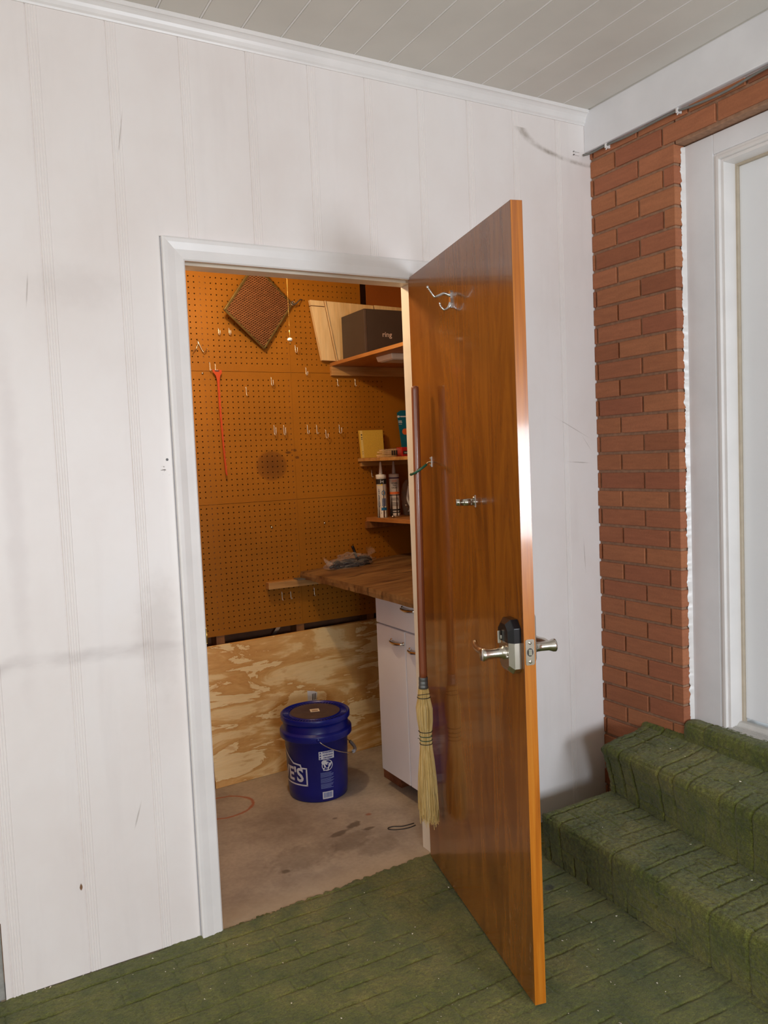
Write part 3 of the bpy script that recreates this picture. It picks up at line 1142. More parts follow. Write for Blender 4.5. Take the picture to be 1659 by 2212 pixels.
dsub('housing', shell(MB(), 0.874, 0.9545, 0.082, 0.030, 0.0, 0.014, 0.012), M_metal, lock, bevel=0.0012)
dsub('battery_cover', shell(MB(), 0.955, 1.012, 0.084, 0.032, 0.020, 0.0, 0.012), M_black, lock, bevel=0.0012)
dsub('thumb_turn', MB().box((LS - 0.016, -0.041, 0.947), (LS - 0.010, -0.033, 0.980)).box((LS - 0.016, -0.034, 0.958), (LS - 0.008, -0.028, 0.968)), M_metal, lock, bevel=0.002)
zl = 0.926
neck = [(0.0175, 0.028), (0.0175, 0.036), (0.0138, 0.038), (0.0130, 0.050), (0.0130, 0.072), (0.0158, 0.084), (0.0168, 0.090), (0.0150, 0.094), (0.0, 0.0945)]
mb = MB().lathe(neck, (LS + 0.004, 0, zl), 24, (0, -1, 0))
mb.lathe([(0.0, -0.0005), (0.005, 0.0), (0.005, 0.004), (0.0, 0.005)], (LS + 0.022, -0.030, zl - 0.007), 12, (0, -1, 0))
arm = [(LS + 0.004, -0.082, zl), (LS - 0.025, -0.083, zl + 0.004), (LS - 0.055, -0.080, zl + 0.002), (LS - 0.085, -0.074, zl + 0.003), (LS - 0.105, -0.068, zl + 0.009)]
mb.tube(spline(arm, 6), [0.0105 - 0.004 * i / 24 for i in range(25)], 12)
dsub('lever', mb, M_metal, lock)
# outer escutcheon and lever, beyond the door's outer face
esc = MB()
a = outline(0.070, 0.893, 1.035, 0.016, 0.010)
m = len(a)
esc.add([(s, TD, z) for s, z in a] + [(s, TD + 0.010, z) for s, z in a] + [(LS + (s - LS) * 0.8, TD + 0.016, 0.963 + (z - 0.963) * 0.9) for s, z in a],
        [(i, (i + 1) % m, (i + 1) % m + m, i + m) for i in range(m)] + [(i + m, (i + 1) % m + m, (i + 1) % m + 2 * m, i + 2 * m) for i in range(m)] + [tuple(range(2 * m, 3 * m))])
eo = dsub('outer_plate', esc, M_metal, door, bevel=0.0015)
mb = MB().lathe([(0.0175, 0.014), (0.0175, 0.022), (0.0125, 0.024), (0.0118, 0.040), (0.0122, 0.062), (0.0165, 0.074), (0.0170, 0.080), (0.0, 0.082)], (LS + 0.002, TD, 0.930), 24, (0, 1, 0))
mb.tube(spline([(LS, TD + 0.066, 0.930), (LS - 0.03, TD + 0.066, 0.934), (LS - 0.06, TD + 0.062, 0.933), (LS - 0.10, TD + 0.055, 0.938)], 6), 0.009, 10)
dsub('outer_lever', mb, M_metal, eo)

# cast coat hook near the top
hk = MB()
S = 0.408
hk.prism([(S - 0.006, 1.862), (S + 0.006, 1.862), (S + 0.008, 1.875), (S + 0.006, 1.890), (S + 0.009, 1.905), (S, 1.913), (S - 0.009, 1.905), (S - 0.006, 1.890), (S - 0.008, 1.875)], lambda u, v, w: (u, -w, v), 0.0, 0.005)
up = spline([(S, -0.003, 1.898), (S - 0.001, -0.020, 1.9035), (S - 0.002, -0.038, 1.897), (S - 0.002, -0.050, 1.894), (S - 0.002, -0.060, 1.906), (S - 0.002, -0.069, 1.919)], 6)
hk.tube(up, [0.0048 - 0.0018 * i / (len(up) - 1) for i in range(len(up))], 10)
hk.lathe([(0.0, -0.005), (0.0035, -0.0035), (0.005, 0), (0.0035, 0.0035), (0.0, 0.005)], (S - 0.002, -0.070, 1.921), 12)
dn = spline([(S, -0.003, 1.878), (S, -0.010, 1.863), (S, -0.021, 1.857), (S, -0.030, 1.862), (S, -0.036, 1.873)], 6)
hk.tube(dn, [0.0042 - 0.0014 * i / (len(dn) - 1) for i in range(len(dn))], 10)
hk.lathe([(0.0, -0.004), (0.004, 0), (0.0, 0.004)], (S, -0.036, 1.875), 12)
obj('coat_hook', hk, M_chrome, door, local=True)
# rubber coated hook that carries the broom
gh = MB()
gh.box((0.160, -0.002, 1.398), (0.176, 0.0, 1.431))
gh.lathe([(0.0035, 0.0), (0.003, 0.0015), (0, 0.002)], (0.168, -0.002, 1.426), 10, (0, -1, 0))
gh.lathe([(0.0035, 0.0), (0.003, 0.0015), (0, 0.002)], (0.168, -0.002, 1.403), 10, (0, -1, 0))
gp = spline([(0.168, -0.001, 1.414), (0.178, -0.014, 1.412), (0.190, -0.026, 1.404), (0.193, -0.045, 1.392), (0.182, -0.061, 1.381), (0.160, -0.066, 1.376), (0.146, -0.062, 1.377)], 8)
gh.tube(gp[:17], 0.0026, 8)
g = obj('broom_hook', gh, M_steel, door, local=True)
obj('rubber_sleeve', MB().tube(gp[14:], 0.0042, 10), M_green, g, local=True)
# spring clip
cl = MB()
S = 0.533
cl.box((S - 0.008, -0.0015, 1.284), (S + 0.008, 0.0, 1.318))
for zz in (1.291, 1.311):
    cl.lathe([(0.003, 0.0), (0.0025, 0.0012), (0, 0.0016)], (S, -0.0015, zz), 10, (0, -1, 0))
for sgn in (1, -1):
    pts = [(S + 0.004 * sgn, -0.001), (S + 0.006 * sgn, -0.010), (S + 0.011 * sgn, -0.018), (S + 0.0105 * sgn, -0.028), (S + 0.003 * sgn, -0.037), (S + 0.013 * sgn, -0.050)]
    P = spline([(a, b, 0) for a, b in pts], 5)
    vs = [(p.x, p.y, 1.290) for p in P] + [(p.x, p.y, 1.308) for p in P]
    m = len(P)
    cl.add(vs, [(i, i + 1, i + 1 + m, i + m) for i in range(m - 1)], True)
o = obj('spring_clip', cl, M_steel, door, local=True, fix=False)
sm = o.modifiers.new('solid', 'SOLIDIFY')
sm.thickness = 0.0012

# ------------------------------------------------------------------ broom hanging on the door
br = empty('broom', DL(0.165, 0.045, 0.23))
tag(br, 'straw broom with a red brown handle hanging upside the open wooden door', 'broom')
br['label'] = 'straw broom with red brown handle hanging on the open brown door'
top, bot = DL(0.171, 0.045, 1.660), DL(0.152, 0.050, 0.70)
ax = (bot - top).normalized()
L = (bot - top).length
obj('handle', MB().lathe([(0.004, 0.0), (0.009, 0.001), (0.0118, 0.005), (0.0122, 0.012), (0.0122, L * 0.5), (0.0132, L - 0.02), (0.0132, L)], top, 20, ax), M_handle, br)
fb = DL(0.151, 0.050, 0.668)
obj('ferrule', MB().lathe([(0.0145, -0.002), (0.0150, 0.0), (0.0150, 0.009), (0.0142, 0.011), (0.0150, 0.013), (0.0155, 0.022), (0.0148, 0.025), (0.016, 0.028), (0.0165, 0.036)], DL(0.1523, 0.050, 0.703), 24, ax), M_grey, br)
# bristles: (z, s centre, half width along the door, half thickness)
BP = [(0.668, 0.151, 0.0185, 0.0175), (0.650, 0.151, 0.0205, 0.019), (0.636, 0.151, 0.0225, 0.021), (0.615, 0.151, 0.034, 0.026), (0.585, 0.152, 0.036, 0.027), (0.555, 0.154, 0.031, 0.025), (0.525, 0.156, 0.024, 0.021), (0.505, 0.157, 0.0205, 0.019), (0.470, 0.158, 0.022, 0.020), (0.430, 0.157, 0.032, 0.024), (0.370, 0.156, 0.042, 0.028), (0.300, 0.156, 0.049, 0.030), (0.250, 0.158, 0.051, 0.030), (0.235, 0.158, 0.050, 0.029)]
BZ = [b[0] for b in BP]


def bprof(z):
    zz = [-q for q in BZ]
    return [np.interp(-z, zz, [b[i] for b in BP]) for i in (1, 2, 3)]


mb = MB()
NS = 1100
for i in range(NS):
    a = rnd.uniform(0, 2 * math.pi)
    rr = math.sqrt(rnd.uniform(0.30, 1.0))
    z0 = 0.662 + rnd.uniform(-0.006, 0.006)
    z1 = 0.232 + rnd.uniform(-0.012, 0.05) * (1 if rnd.random() < 0.8 else 2.2)
    ph = rnd.uniform(-0.25, 0.25)
    r2 = rr * rnd.uniform(0.9, 1.12)
    pts = []
    zs = [z0, 0.636, 0.600, 0.56, 0.525, 0.505, 0.47, 0.43, 0.37, 0.31]
    zs = [q for q in zs if q > z1 + 0.02] + [z1]
    for z in zs:
        c, w, th = bprof(z)
        k = max(0.0, (0.47 - z) / 0.24)
        aa = a + ph * k
        rad = rr + (r2 - rr) * k
        if 0.6 < z:
            rad = rr * (0.96)
        off = max(0.003, 0.050 + th * rad * math.sin(aa) + 0.0)
        pts.append(DL(c + w * rad * math.cos(aa), off, z))
    mb.tube(pts, 0.00095, 3, caps=False)
c2 = []
core = []
for b in BP:
    core.append([DL(b[1] + b[2] * 0.72 * math.cos(t), 0.050 + b[3] * 0.72 * math.sin(t), b[0]) for t in np.linspace(0, 2 * math.pi, 16, endpoint=False)])
vs = [p for ring in core for p in ring]
fs = [(i * 16 + k, i * 16 + (k + 1) % 16, (i + 1) * 16 + (k + 1) % 16, (i + 1) * 16 + k) for i in range(len(core) - 1) for k in range(16)]
fs += [tuple(range(16)), tuple(range(len(vs) - 16, len(vs)))]
mb.add(vs, fs, True)
obj('bristles', mb, M_bristle, br, fix=False)


def band(z, r, mat, name, tilt=0.0, grow=1.04):
    c, w, th = bprof(z)
    pts = [DL(c + (w * grow) * math.cos(t), 0.050 + (th * grow) * math.sin(t), z + tilt * math.cos(t)) for t in np.linspace(0, 2 * math.pi, 25)]
    return obj(name, MB().tube(pts, r, 6, caps=False), mat, br)


band(0.637, 0.0013, M_wire, 'tie_wire', 0.001)
band(0.646, 0.0010, M_wire, 'tie_wire', 0.006)
for z, m_ in ((0.524, M_wire), (0.508, M_twine), (0.495, M_twine), (0.483, M_wire)):
    band(z, 0.0013, m_, 'stitching', 0.001, 1.08)
mb = MB()
for i in range(9):
    a = rnd.choice([0, math.pi]) + rnd.uniform(-0.5, 0.5)
    z = rnd.uniform(0.49, 0.53)
    c, w, th = bprof(z)
    p = DL(c + w * 1.0 * math.cos(a), 0.050 + th * math.sin(a), z)
    q = p + Vector((rnd.uniform(-1, 1), rnd.uniform(-1, 1), rnd.uniform(-0.4, 0.8))) * 0.012
    q2 = q + Vector((rnd.uniform(-1, 1), rnd.uniform(-1, 1), rnd.uniform(-1.2, 0.3))) * 0.012
    mb.tube([p, q, q2], 0.0009, 4)
obj('twine_end', mb, M_twine, br)
# ------------------------------------------------------------------ white door in the brick wall
d2 = empty('door_2', (1.70, -1.0, 0.44))
tag(d2, 'white panelled entrance door recessed in the red brick wall', 'door', kind='structure')
d2['label'] = 'plain white entrance door recessed in the red brick wall'
XCAS = 1.660
Y1 = -1.55
mb = MB()
mb.box((XCAS, YE - 0.006, 0.4405), (XCAS + 0.035, -0.523, 2.464))
mb.box((XCAS, -0.523, 2.398), (XCAS + 0.035, Y1 + 0.12, 2.464))
mb.box((XCAS, Y1 + 0.12, 0.44), (XCAS + 0.035, Y1 + 0.005, 2.464))
obj('casing', mb, M_beam, d2, bevel=0.0025)
mb = MB()
for (ya, yb, za, x0) in ((-0.523, -0.534, 2.398, 1.664), (-0.534, -0.545, 2.387, 1.658), (-0.545, -0.556, 2.376, 1.670)):
    mb.box((x0, ya, 0.4405), (1.80, yb, za))
    mb.box((x0, yb, za - 0.011), (1.80, Y1 + 0.13, za))
obj('jamb', mb, M_trim, d2, bevel=0.0015)
obj('weather_strip', MB().box((1.728, -0.556, 0.455), (1.745, -0.563, 2.365)).box((1.728, -0.563, 2.358), (1.745, Y1 + 0.13, 2.365)), flat('tan_weather_strip', (190, 176, 156), 0.6), d2)
mb = MB().box((1.739, -0.563, 0.472), (1.78, Y1 + 0.13, 2.358))
obj('door_slab', mb, M_doorwhite, d2, bevel=0.002)
mb = MB()
mb.prism([(1.642, 0.436), (1.642, 0.444), (1.70, 0.452), (1.712, 0.462), (1.732, 0.463), (1.745, 0.456), (1.80, 0.456), (1.80, 0.436)], lambda u, v, w: (u, w, v), -0.530, Y1 + 0.13)
for i in range(5):
    x = 1.652 + i * 0.009
    mb.box((x, -0.531, 0.4455 + i * 0.0012), (x + 0.004, Y1 + 0.13, 0.4475 + i * 0.0012))
obj('threshold', mb, flat('aluminium_sill', (205, 203, 198), 0.45, 0.3), d2, bevel=0.0008)
# ragged bead of white caulk between brick and casing
mb = MB()
zz = 0.44
prev = None
vs = []
NZ = 420
for i in range(NZ + 1):
    z = 0.442 + (2.462 - 0.442) * i / NZ
    w = 0.006 + 0.010 * float(vnoise(z * 60, 0.3, 5)) + 0.006 * float(vnoise(z * 190, 0.9, 8))
    vs += [(XCAS - w, YE - 0.0004, z), (XCAS - w * 0.5, YE - 0.005, z), (XCAS + 0.001, YE - 0.009, z)]
fs = []
for i in range(NZ):
    for k in range(2):
        fs.append((i * 3 + k, i * 3 + k + 1, (i + 1) * 3 + k + 1, (i + 1) * 3 + k))
mb.add(vs, fs, True)
obj('caulk_bead', mb, M_trim, d2, fix=False)

# cable under the beam
mb = MB()
cab = [(1.575, -0.006, 2.560), (1.598, -0.03, 2.566), (1.598, -0.10, 2.567), (1.598, -0.22, 2.563), (1.598, -0.40, 2.566), (1.598, -0.50, 2.556), (1.600, -0.62, 2.552), (1.600, -0.78, 2.563), (1.600, -1.1, 2.567), (1.600, -1.8, 2.563)]
tag(obj('cable', MB().tube(spline(cab, 6), 0.0042, 8), M_cable), 'grey cable clipped along the brick under the white beam', 'cable')
tag(obj('cable_bracket', MB().box((1.528, -0.006, 2.556), (1.556, -0.0005, 2.5585)).box((1.528, -0.006, 2.568), (1.556, -0.0005, 2.5705)).box((1.528, -0.006, 2.556), (1.5305, -0.0005, 2.5705)), M_trim), 'small white U shaped bracket on the wall under the beam end', 'bracket')
for y, z in ((-0.105, 2.566), (-0.435, 2.566)):
    o = obj('cable_clip', MB().box((1.591, y - 0.004, z - 0.010), (1.613, y + 0.004, z + 0.0065)).tube([(1.600, y, z - 0.009), (1.594, y, z - 0.016)], 0.0022, 8), M_trim, bevel=0.001)
    tag(o, 'white cable clip nearest the wall corner under the beam' if y > -0.2 else 'pale cable clip over the brick left of the white door', 'clip', 'cable clips under the beam')

# ------------------------------------------------------------------ shed shell
YB = 1.2058
mb = MB()
mb.box((-0.62, YB + 0.09, -0.02), (1.62, YB + 0.12, 2.50))
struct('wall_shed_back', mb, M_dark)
struct('wall_shed_left', MB().box((-0.64, 0.0955, -0.02), (-0.61, YB + 0.12, 2.5)), flat('shed_side_hardboard', (160, 100, 44), 0.6))
struct('wall_shed_right', MB().box((1.617, 0.0955, -0.02), (1.65, YB + 0.12, 2.5)), flat('shed_side_boarding', (128, 76, 36), 0.6))
struct('ceiling_shed', MB().box((-0.64, 0.0955, 2.45), (1.65, YB + 0.12, 2.48)), flat('shed_ceiling_boards', (196, 170, 130), 0.7))
for x in (-0.41, 0.0, 0.4005, 0.8008, 1.1887, 1.58):
    o = struct('stud', MB().box((x, YB + 0.005, -0.004), (x + 0.0405, YB + 0.09, 2.45)), M_stud, bevel=0.002)

# perforated panels with real holes
PX, PZ, HP = 0.4384, 2.1772, 0.0254


def pegpanel(x0, x1, z0, z1, vis0=0.30, vis1=1.36):
    y0, y1 = YB, YB + 0.0045
    mb = MB()
    # border strips so that cells line up with the hole grid
    i0 = math.ceil((max(x0, vis0) + HP / 2 + 0.001 - PX) / HP)
    i1 = math.floor((min(x1, vis1) - HP / 2 - 0.001 - PX) / HP)
    j0 = math.ceil((z0 + HP / 2 + 0.001 - PZ) / HP)
    j1 = math.floor((min(z1, 2.42) - HP / 2 - 0.001 - PZ) / HP)
    if i1 < i0:
        mb.box((x0, y0, z0), (x1, y1, z1))
        return mb
    xa, xb = PX + (i0 - 0.5) * HP, PX + (i1 + 0.5) * HP
    za, zb = PZ + (j0 - 0.5) * HP, PZ + (j1 + 0.5) * HP

    def quad(a, b, c, d):
        mb.add([(a, y0, b), (c, y0, b), (c, y0, d), (a, y0, d)], [(0, 1, 2, 3)])
    quad(x0, z0, xa, z1)
    quad(xb, z0, x1, z1)
    quad(xa, z0, xb, za)
    quad(xa, zb, xb, z1)
    r = 0.0033
    ang = [math.radians(22.5 + 45 * q) for q in range(8)]
    for i in range(i0, i1 + 1):
        for j in range(j0, j1 + 1):
            cx, cz = PX + i * HP, PZ + j * HP
            h = HP / 2
            c4 = [(cx + h, y0, cz + h), (cx - h, y0, cz + h), (cx - h, y0, cz - h), (cx + h, y0, cz - h)]
            ring = [(cx + r * math.cos(a), y0, cz + r * math.sin(a)) for a in ang]
            back = [(p[0], y1, p[2]) for p in ring]
            # faces: ring idx 4..11, back 12..19
            fs = [(0, 4, 5), (0, 5, 1)[0:3] and (0, 5, 6, 1)]
            fs = [(0, 1, 6, 5), (1, 2, 8, 7), (2, 3, 10, 9), (3, 0, 4, 11), (0, 5, 4), (1, 7, 6), (2, 9, 8), (3, 11, 10)]
            fs += [(4 + q, 4 + (q + 1) % 8, 12 + (q + 1) % 8, 12 + q) for q in range(8)]
            mb.add(c4 + ring + back, fs)
    # rim
    mb.add([(x0, y0, z0), (x1, y0, z0), (x1, y0, z1), (x0, y0, z1), (x0, y1, z0), (x1, y1, z0), (x1, y1, z1), (x0, y1, z1)], [(0, 1, 5, 4), (1, 2, 6, 5), (2, 3, 7, 6), (3, 0, 4, 7)])
    return mb


g = 0.0008
rows = ((1.8595 + g, 2.448, 'top'), (1.2545 + g, 1.8595 - g, 'middle'), (0.6485, 1.2545 - g, 'bottom'))
where = {'top': ('orange perforated panel behind the diamond shaped metal filter', 'orange perforated panel behind the leaning pale boards above the upper shelf'),
         'middle': ('orange perforated panel with a round dark stain on it', 'orange perforated panel behind the two caulk tubes'),
         'bottom': ('orange perforated panel just above the left of the plywood sheet', 'orange perforated panel behind the brown worktop')}
for z0, z1, nm in rows:
    o = obj('perforated_panel', pegpanel(-0.605, 0.8335 - 0.0004, z0, z1), M_peg, fix=False)
    tag(o, where[nm][0], 'wall panel', 'perforated panels on the shed back wall')
    xr = 1.2255 if nm == 'top' else 1.612
    o = obj('perforated_panel', pegpanel(0.8335 + 0.0004, xr, z0, z1), M_peg, fix=False)
    tag(o, where[nm][1], 'wall panel', 'perforated panels on the shed back wall')
tag(obj('wall_panel', MB().box((1.2600, YB, 1.8603), (1.612, YB + 0.0045, 2.448)), hardboard('smooth_hardboard', (150, 82, 30))), 'smooth orange brown panel above the dark box right of the gap', 'wall panel')
# metal strip leaning in the stud bay
tag(obj('metal_strip', MB().obox((0.690, YB + 0.040, 0.60), Vector((0.60, 0, 0.8)), (0, 1, 0), Vector((-0.8, 0, 0.60)), 0.30, 0.004, 0.018), M_steel), 'pale metal strip slanting in the gap above the plywood', 'strip')

# ------------------------------------------------------------------ pegboard hooks
PF = YB - 0.0005


def hook_mb(x, z, drop=0.030, out=0.020, tip=0.016, r=0.0017):
    y = PF
    pts = [(x, y + 0.012, z + 0.002), (x, y + 0.002, z + 0.001), (x, y - 0.0035, z - 0.003), (x, y - 0.004, z - drop * 0.6), (x, y - 0.0055, z - drop)]
    pts += [(x, y - 0.011, z - drop - 0.005), (x, y - 0.004 - out, z - drop - 0.002)]
    if tip > 0:
        pts += [(x, y - 0.006 - out, z - drop + tip)]
    return MB().tube(spline(pts, 5), r, 7)


hooks = [  # x, z, drop, out, tip, label
    (0.488, 2.053, .026, .020, .014, 'steel peg hook, left of the pair under the metal filter'),
    (0.538, 2.055, .026, .020, .014, 'steel peg hook, right of the pair under the metal filter'),
    (0.439, 1.898, .034, .018, .002, 'left of the two tall pegs holding the orange strip'),
    (0.464, 1.892, .030, .022, .002, 'right of the two tall pegs holding the orange strip'),
    (0.861, 1.988, .030, .022, .018, 'steel peg hook just below the white pull chain knob'),
    (0.911, 1.884, .032, .018, .012, 'steel peg hook under the bottom edge of the pale boards'),
    (0.731, 1.835, .034, .022, .020, 'steel peg hook alone above and left of centre panel'),
    (0.605, 1.789, .036, .010, .000, 'short peg hook nearest the middle of the orange strip'),
    (1.077, 1.831, .030, .014, .000, 'left of the two straight pegs under the upper shelf rail'),
    (1.174, 1.832, .030, .014, .000, 'right of the two straight pegs under the upper shelf rail'),
    (0.733, 1.610, .040, .020, .030, 'first peg hook in the row above the round stain'),
    (0.782, 1.609, .040, .020, .030, 'second peg hook in the row above the round stain'),
    (0.904, 1.609, .038, .018, .012, 'third peg hook in the row right of the round stain'),
    (0.953, 1.608, .038, .018, .002, 'fourth peg hook in the row right of the round stain'),
    (1.001, 1.583, .034, .022, .016, 'peg hook set lower than its row right of the stain'),
    (1.075, 1.607, .036, .024, .022, 'last peg hook in the row nearest the yellow pad'),
    (1.246, 1.378, .032, .014, .000, 'peg hook beside the nozzle of the left caulk tube'),
    (0.730, 0.816, .034, .012, .000, 'bright peg left under the worktop support rail'),
    (0.775, 0.813, .030, .014, .002, 'dull peg right beside the bright peg under the support rail'),
    (0.899, 0.817, .034, .012, .000, 'peg hook in the shade under the worktop corner'),
]
hooks[6] = hooks[6][:5] + ('steel peg hook alone between the filter and the round stain',)
for x, z, dr, ou, ti, lb in hooks:
    tag(obj('peg_hook', hook_mb(x, z, dr, ou, ti), M_zinc), lb, 'hook', 'steel hooks on the perforated wall')
# forked hook at the left
mb = MB()
x, z = 0.389, 1.995
y = PF
mb.tube(spline([(x, y + 0.008, z), (x, y - 0.006, z - 0.002), (x + 0.001, y - 0.008, z - 0.016), (x - 0.006, y - 0.009, z - 0.028), (x - 0.010, y - 0.010, z - 0.040), (x - 0.022, y - 0.016, z - 0.048), (x - 0.028, y - 0.026, z - 0.052)], 5), 0.0019, 7)
mb.tube(spline([(x, y - 0.007, z - 0.003), (x + 0.006, y - 0.009, z - 0.020), (x + 0.016, y - 0.011, z - 0.044), (x + 0.024, y - 0.014, z - 0.054), (x + 0.030, y - 0.022, z - 0.048), (x + 0.034, y - 0.028, z - 0.036)], 5), 0.0019, 7)
tag(obj('peg_hook', mb, M_steel), 'forked double peg hook at the far left of the wall', 'hook', 'steel hooks on the perforated wall')
# dark hook that carries the filter
tag(obj('peg_hook', MB().tube(spline([(0.912, PF + 0.008, 2.203), (0.905, PF - 0.006, 2.205), (0.886, PF - 0.022, 2.198), (0.862, PF - 0.034, 2.178), (0.848, PF - 0.036, 2.176), (0.842, PF - 0.036, 2.186)], 6), 0.0030, 8), M_grey), 'dark bent hook holding the corner of the metal filter', 'hook', 'steel hooks on the perforated wall')
for x, z, lb in ((0.697, 1.130, 'small bolt end in the panel left below the round stain'), (0.973, 1.129, 'small dark bolt in the panel above the clear bag'), (0.404, 1.849, 'pale screw head beside the top of the orange strip')):
    tag(obj('screw', MB().lathe([(0.0055, 0.0), (0.0055, 0.002), (0.003, 0.004), (0.0, 0.0045)], (x, PF, z), 12, (0, -1, 0)), M_steel), lb, 'screw', 'screws in the perforated wall')

# ------------------------------------------------------------------ mesh filter hung as a diamond
cL, cB, cR = Vector((0.4823, 1.1033, 2.1177)), Vector((0.694, 1.1758, 1.9577)), Vector((0.856, 1.191, 2.1794))
FC = (cL + cR) / 2
fa = (cB - cL).normalized()
fb_ = ((cR - cB) - fa * (cR - cB).dot(fa)).normalized()
FW = FH = 0.275
fil = empty('metal_filter', (FC.x, FC.y, FC.z - 0.17))
tag(fil, 'square copper coloured mesh filter hung by a corner as a diamond', 'filter')
yv = fb_.cross(fa).normalized()
if yv.y < 0:
    yv = -yv
fh, fv = (fa + fb_).normalized(), (fb_ - fa).normalized()
mb = MB()
for s_, t_, lx, lz in ((0, -1, FW, 0.010), (0, 1, FW, 0.010), (-1, 0, 0.014, FH), (1, 0, 0.010, FH)):
    c = FC + fa * (s_ * (FW / 2 - lx / 2 if s_ else 0)) + fb_ * (t_ * (FH / 2 - lz / 2 if t_ else 0))
    mb.obox(c, fa, yv, fb_, lx, 0.009, lz)
obj('rim', mb, flat('tarnished_brass', (150, 128, 78), 0.4, 0.8, var=0.25, scale=30), fil, bevel=0.003)
mb = MB()
for sgn in (1, -1):
    wa = math.radians(26) * sgn
    dw = fh * math.cos(wa) + fv * math.sin(wa)
    pw = fv * math.cos(wa) - fh * math.sin(wa)
    for li in range(-21, 22):
        o_ = pw * (li * 0.0096)
        ts = [q * 0.0052 for q in range(-42, 43)]
        ins = [q for q in ts if abs((o_ + dw * q).dot(fa)) < FW / 2 - 0.009 and abs((o_ + dw * q).dot(fb_)) < FH / 2 - 0.008]
        if len(ins) > 2:
            mb.tube([FC + o_ + dw * q + yv * (-0.0022 + sgn * 0.0006 + 0.0010 * math.sin(q * 604)) for q in ins], 0.00125, 5, caps=False)
obj('mesh', mb, flat('copper_mesh', (226, 166, 118), 0.38, 0.7, var=0.2, scale=60), fil, fix=False)
obj('backing_mesh', MB().obox(FC + yv * 0.003, fa, yv, fb_, FW - 0.02, 0.001, FH - 0.02), flat('dull_copper', (104, 58, 24), 0.6, 0.2, var=0.25, scale=120), fil)
obj('ring', MB().tube([cR + Vector((-0.004, -0.010, 0.002)) + Vector((0.011 * math.cos(a), 0.004 * math.sin(a), 0.011 * math.sin(a))) for a in np.linspace(0, 2 * math.pi, 17)], 0.0018, 6, caps=False), M_steel, fil)

# orange barbed strip on its pegs
mb = MB()
yy = PF - 0.024
hw = 0.0150
out = [(0.4415, 1.8635), (0.4865, 1.8625), (0.4865, 1.850), (0.478, 1.836), (0.4745, 1.818), (0.462, 1.818), (0.4575, 1.838), (0.446, 1.852)]
lo = [(0.4745, 1.818), (0.4725, 1.790), (0.4735, 1.70), (0.4765, 1.60), (0.480, 1.50), (0.486, 1.40), (0.488, 1.388), (0.482, 1.384), (0.478, 1.40), (0.4725, 1.50), (0.4685, 1.60), (0.4645, 1.70), (0.4635, 1.79), (0.462, 1.818)]
mb.prism(out, lambda u, v, w: (u, w, v), yy, yy + 0.0022)
mb.prism(lo, lambda u, v, w: (u, w, v), yy, yy + 0.0022)
for i in range(22):
    z = 1.77 - i * 0.0165
    c = np.interp(-z, [-1.79, -1.40], [0.468, 0.482])
    sg = 1 if i % 2 else -1
    mb.add([(c + sg * 0.003, yy, z), (c + sg * 0.009, yy - 0.001, z + 0.006), (c + sg * 0.003, yy, z + 0.004), (c + sg * 0.003, yy + 0.002, z + 0.002)], [(0, 1, 2), (0, 1, 3), (1, 2, 3)])
tag(obj('barbed_strip', mb, M_orange), 'long thin orange plastic barbed strip hanging on two pegs', 'drain tool')
obj_slot = MB().prism([(0.452, 1.8605), (0.477, 1.8600), (0.472, 1.8555), (0.457, 1.8555)], lambda u, v, w: (u, w, v), yy - 0.0006, yy)
# (the slot in its head is a dark recess)
o = [q for q in bpy.data.objects if q.name == 'barbed_strip'][0]
obj('head_slot', obj_slot, M_wire, o)

# ------------------------------------------------------------------ shed lamp with pull chain
lamp = empty('ceiling_lamp', (0.40, 0.52, 2.45))
tag(lamp, 'bare bulb lamp holder with a white knobbed pull chain above the doorway', 'lamp')
lamp['label'] = 'shed ceiling lamp whose beaded pull chain ends in a white knob'
obj('lamp_holder', MB().lathe([(0.055, 0.0), (0.055, -0.015), (0.035, -0.035), (0.022, -0.045)], (0.36, 0.52, 2.45), 28), M_whiteplastic, lamp)
obj('arm', MB().tube(spline([(0.36, 0.52, 2.41), (0.33, 0.51, 2.385), (0.29, 0.475, 2.36), (0.25, 0.46, 2.325)], 5), 0.012, 10), M_whiteplastic, lamp)
obj('socket', MB().lathe([(0.019, 2.335), (0.019, 2.275), (0.017, 2.268)], (0.25, 0.46, 0), 20), M_brass, lamp)
mb = MB()
z = 2.41
n_b = 0
cx, cy = 0.5365, 0.50
chain = spline([(0.38, 0.52, 2.418), (0.45, 0.51, 2.40), (0.52, 0.502, 2.36), (0.536, 0.50, 2.30), (0.5366, 0.50, 2.10), (0.5368, 0.50, 1.985)], 22)
acc = 0.0
last = chain[0]
for p in chain:
    if (p - last).length >= 0.0042 or p == chain[0]:
        last = p
dist = 0.0
seg = []
for a, b in zip(chain[:-1], chain[1:]):
    L_ = (b - a).length
    n_ = max(1, int(L_ / 0.0045))
    for i in range(n_):
        seg.append(a.lerp(b, i / n_))
for p in seg:
    mb.lathe([(0.0, -0.0016), (0.0016, 0.0), (0.0, 0.0016)], p, 6)
mb.tube(chain, 0.0005, 4)
mb.tube([(0.5368, 0.50, 1.986), (0.5368, 0.50, 1.898)], 0.0004, 4)
obj('pull_chain', mb, M_brass, lamp)
mb = MB().lathe([(0.0, 0.023), (0.0030, 0.021), (0.0024, 0.010), (0.0034, 0.006), (0.0026, 0.0), (0.0026, -0.008)], (0.5370, 0.50, 1.913), 12)
mb.lathe([(0.0, 1.8795), (0.0026, 1.881), (0.0034, 1.886), (0.0024, 1.889), (0.003, 1.894)], (0.5370, 0.50, 0.0), 12)
obj('pull_tip', mb, M_brass, lamp)
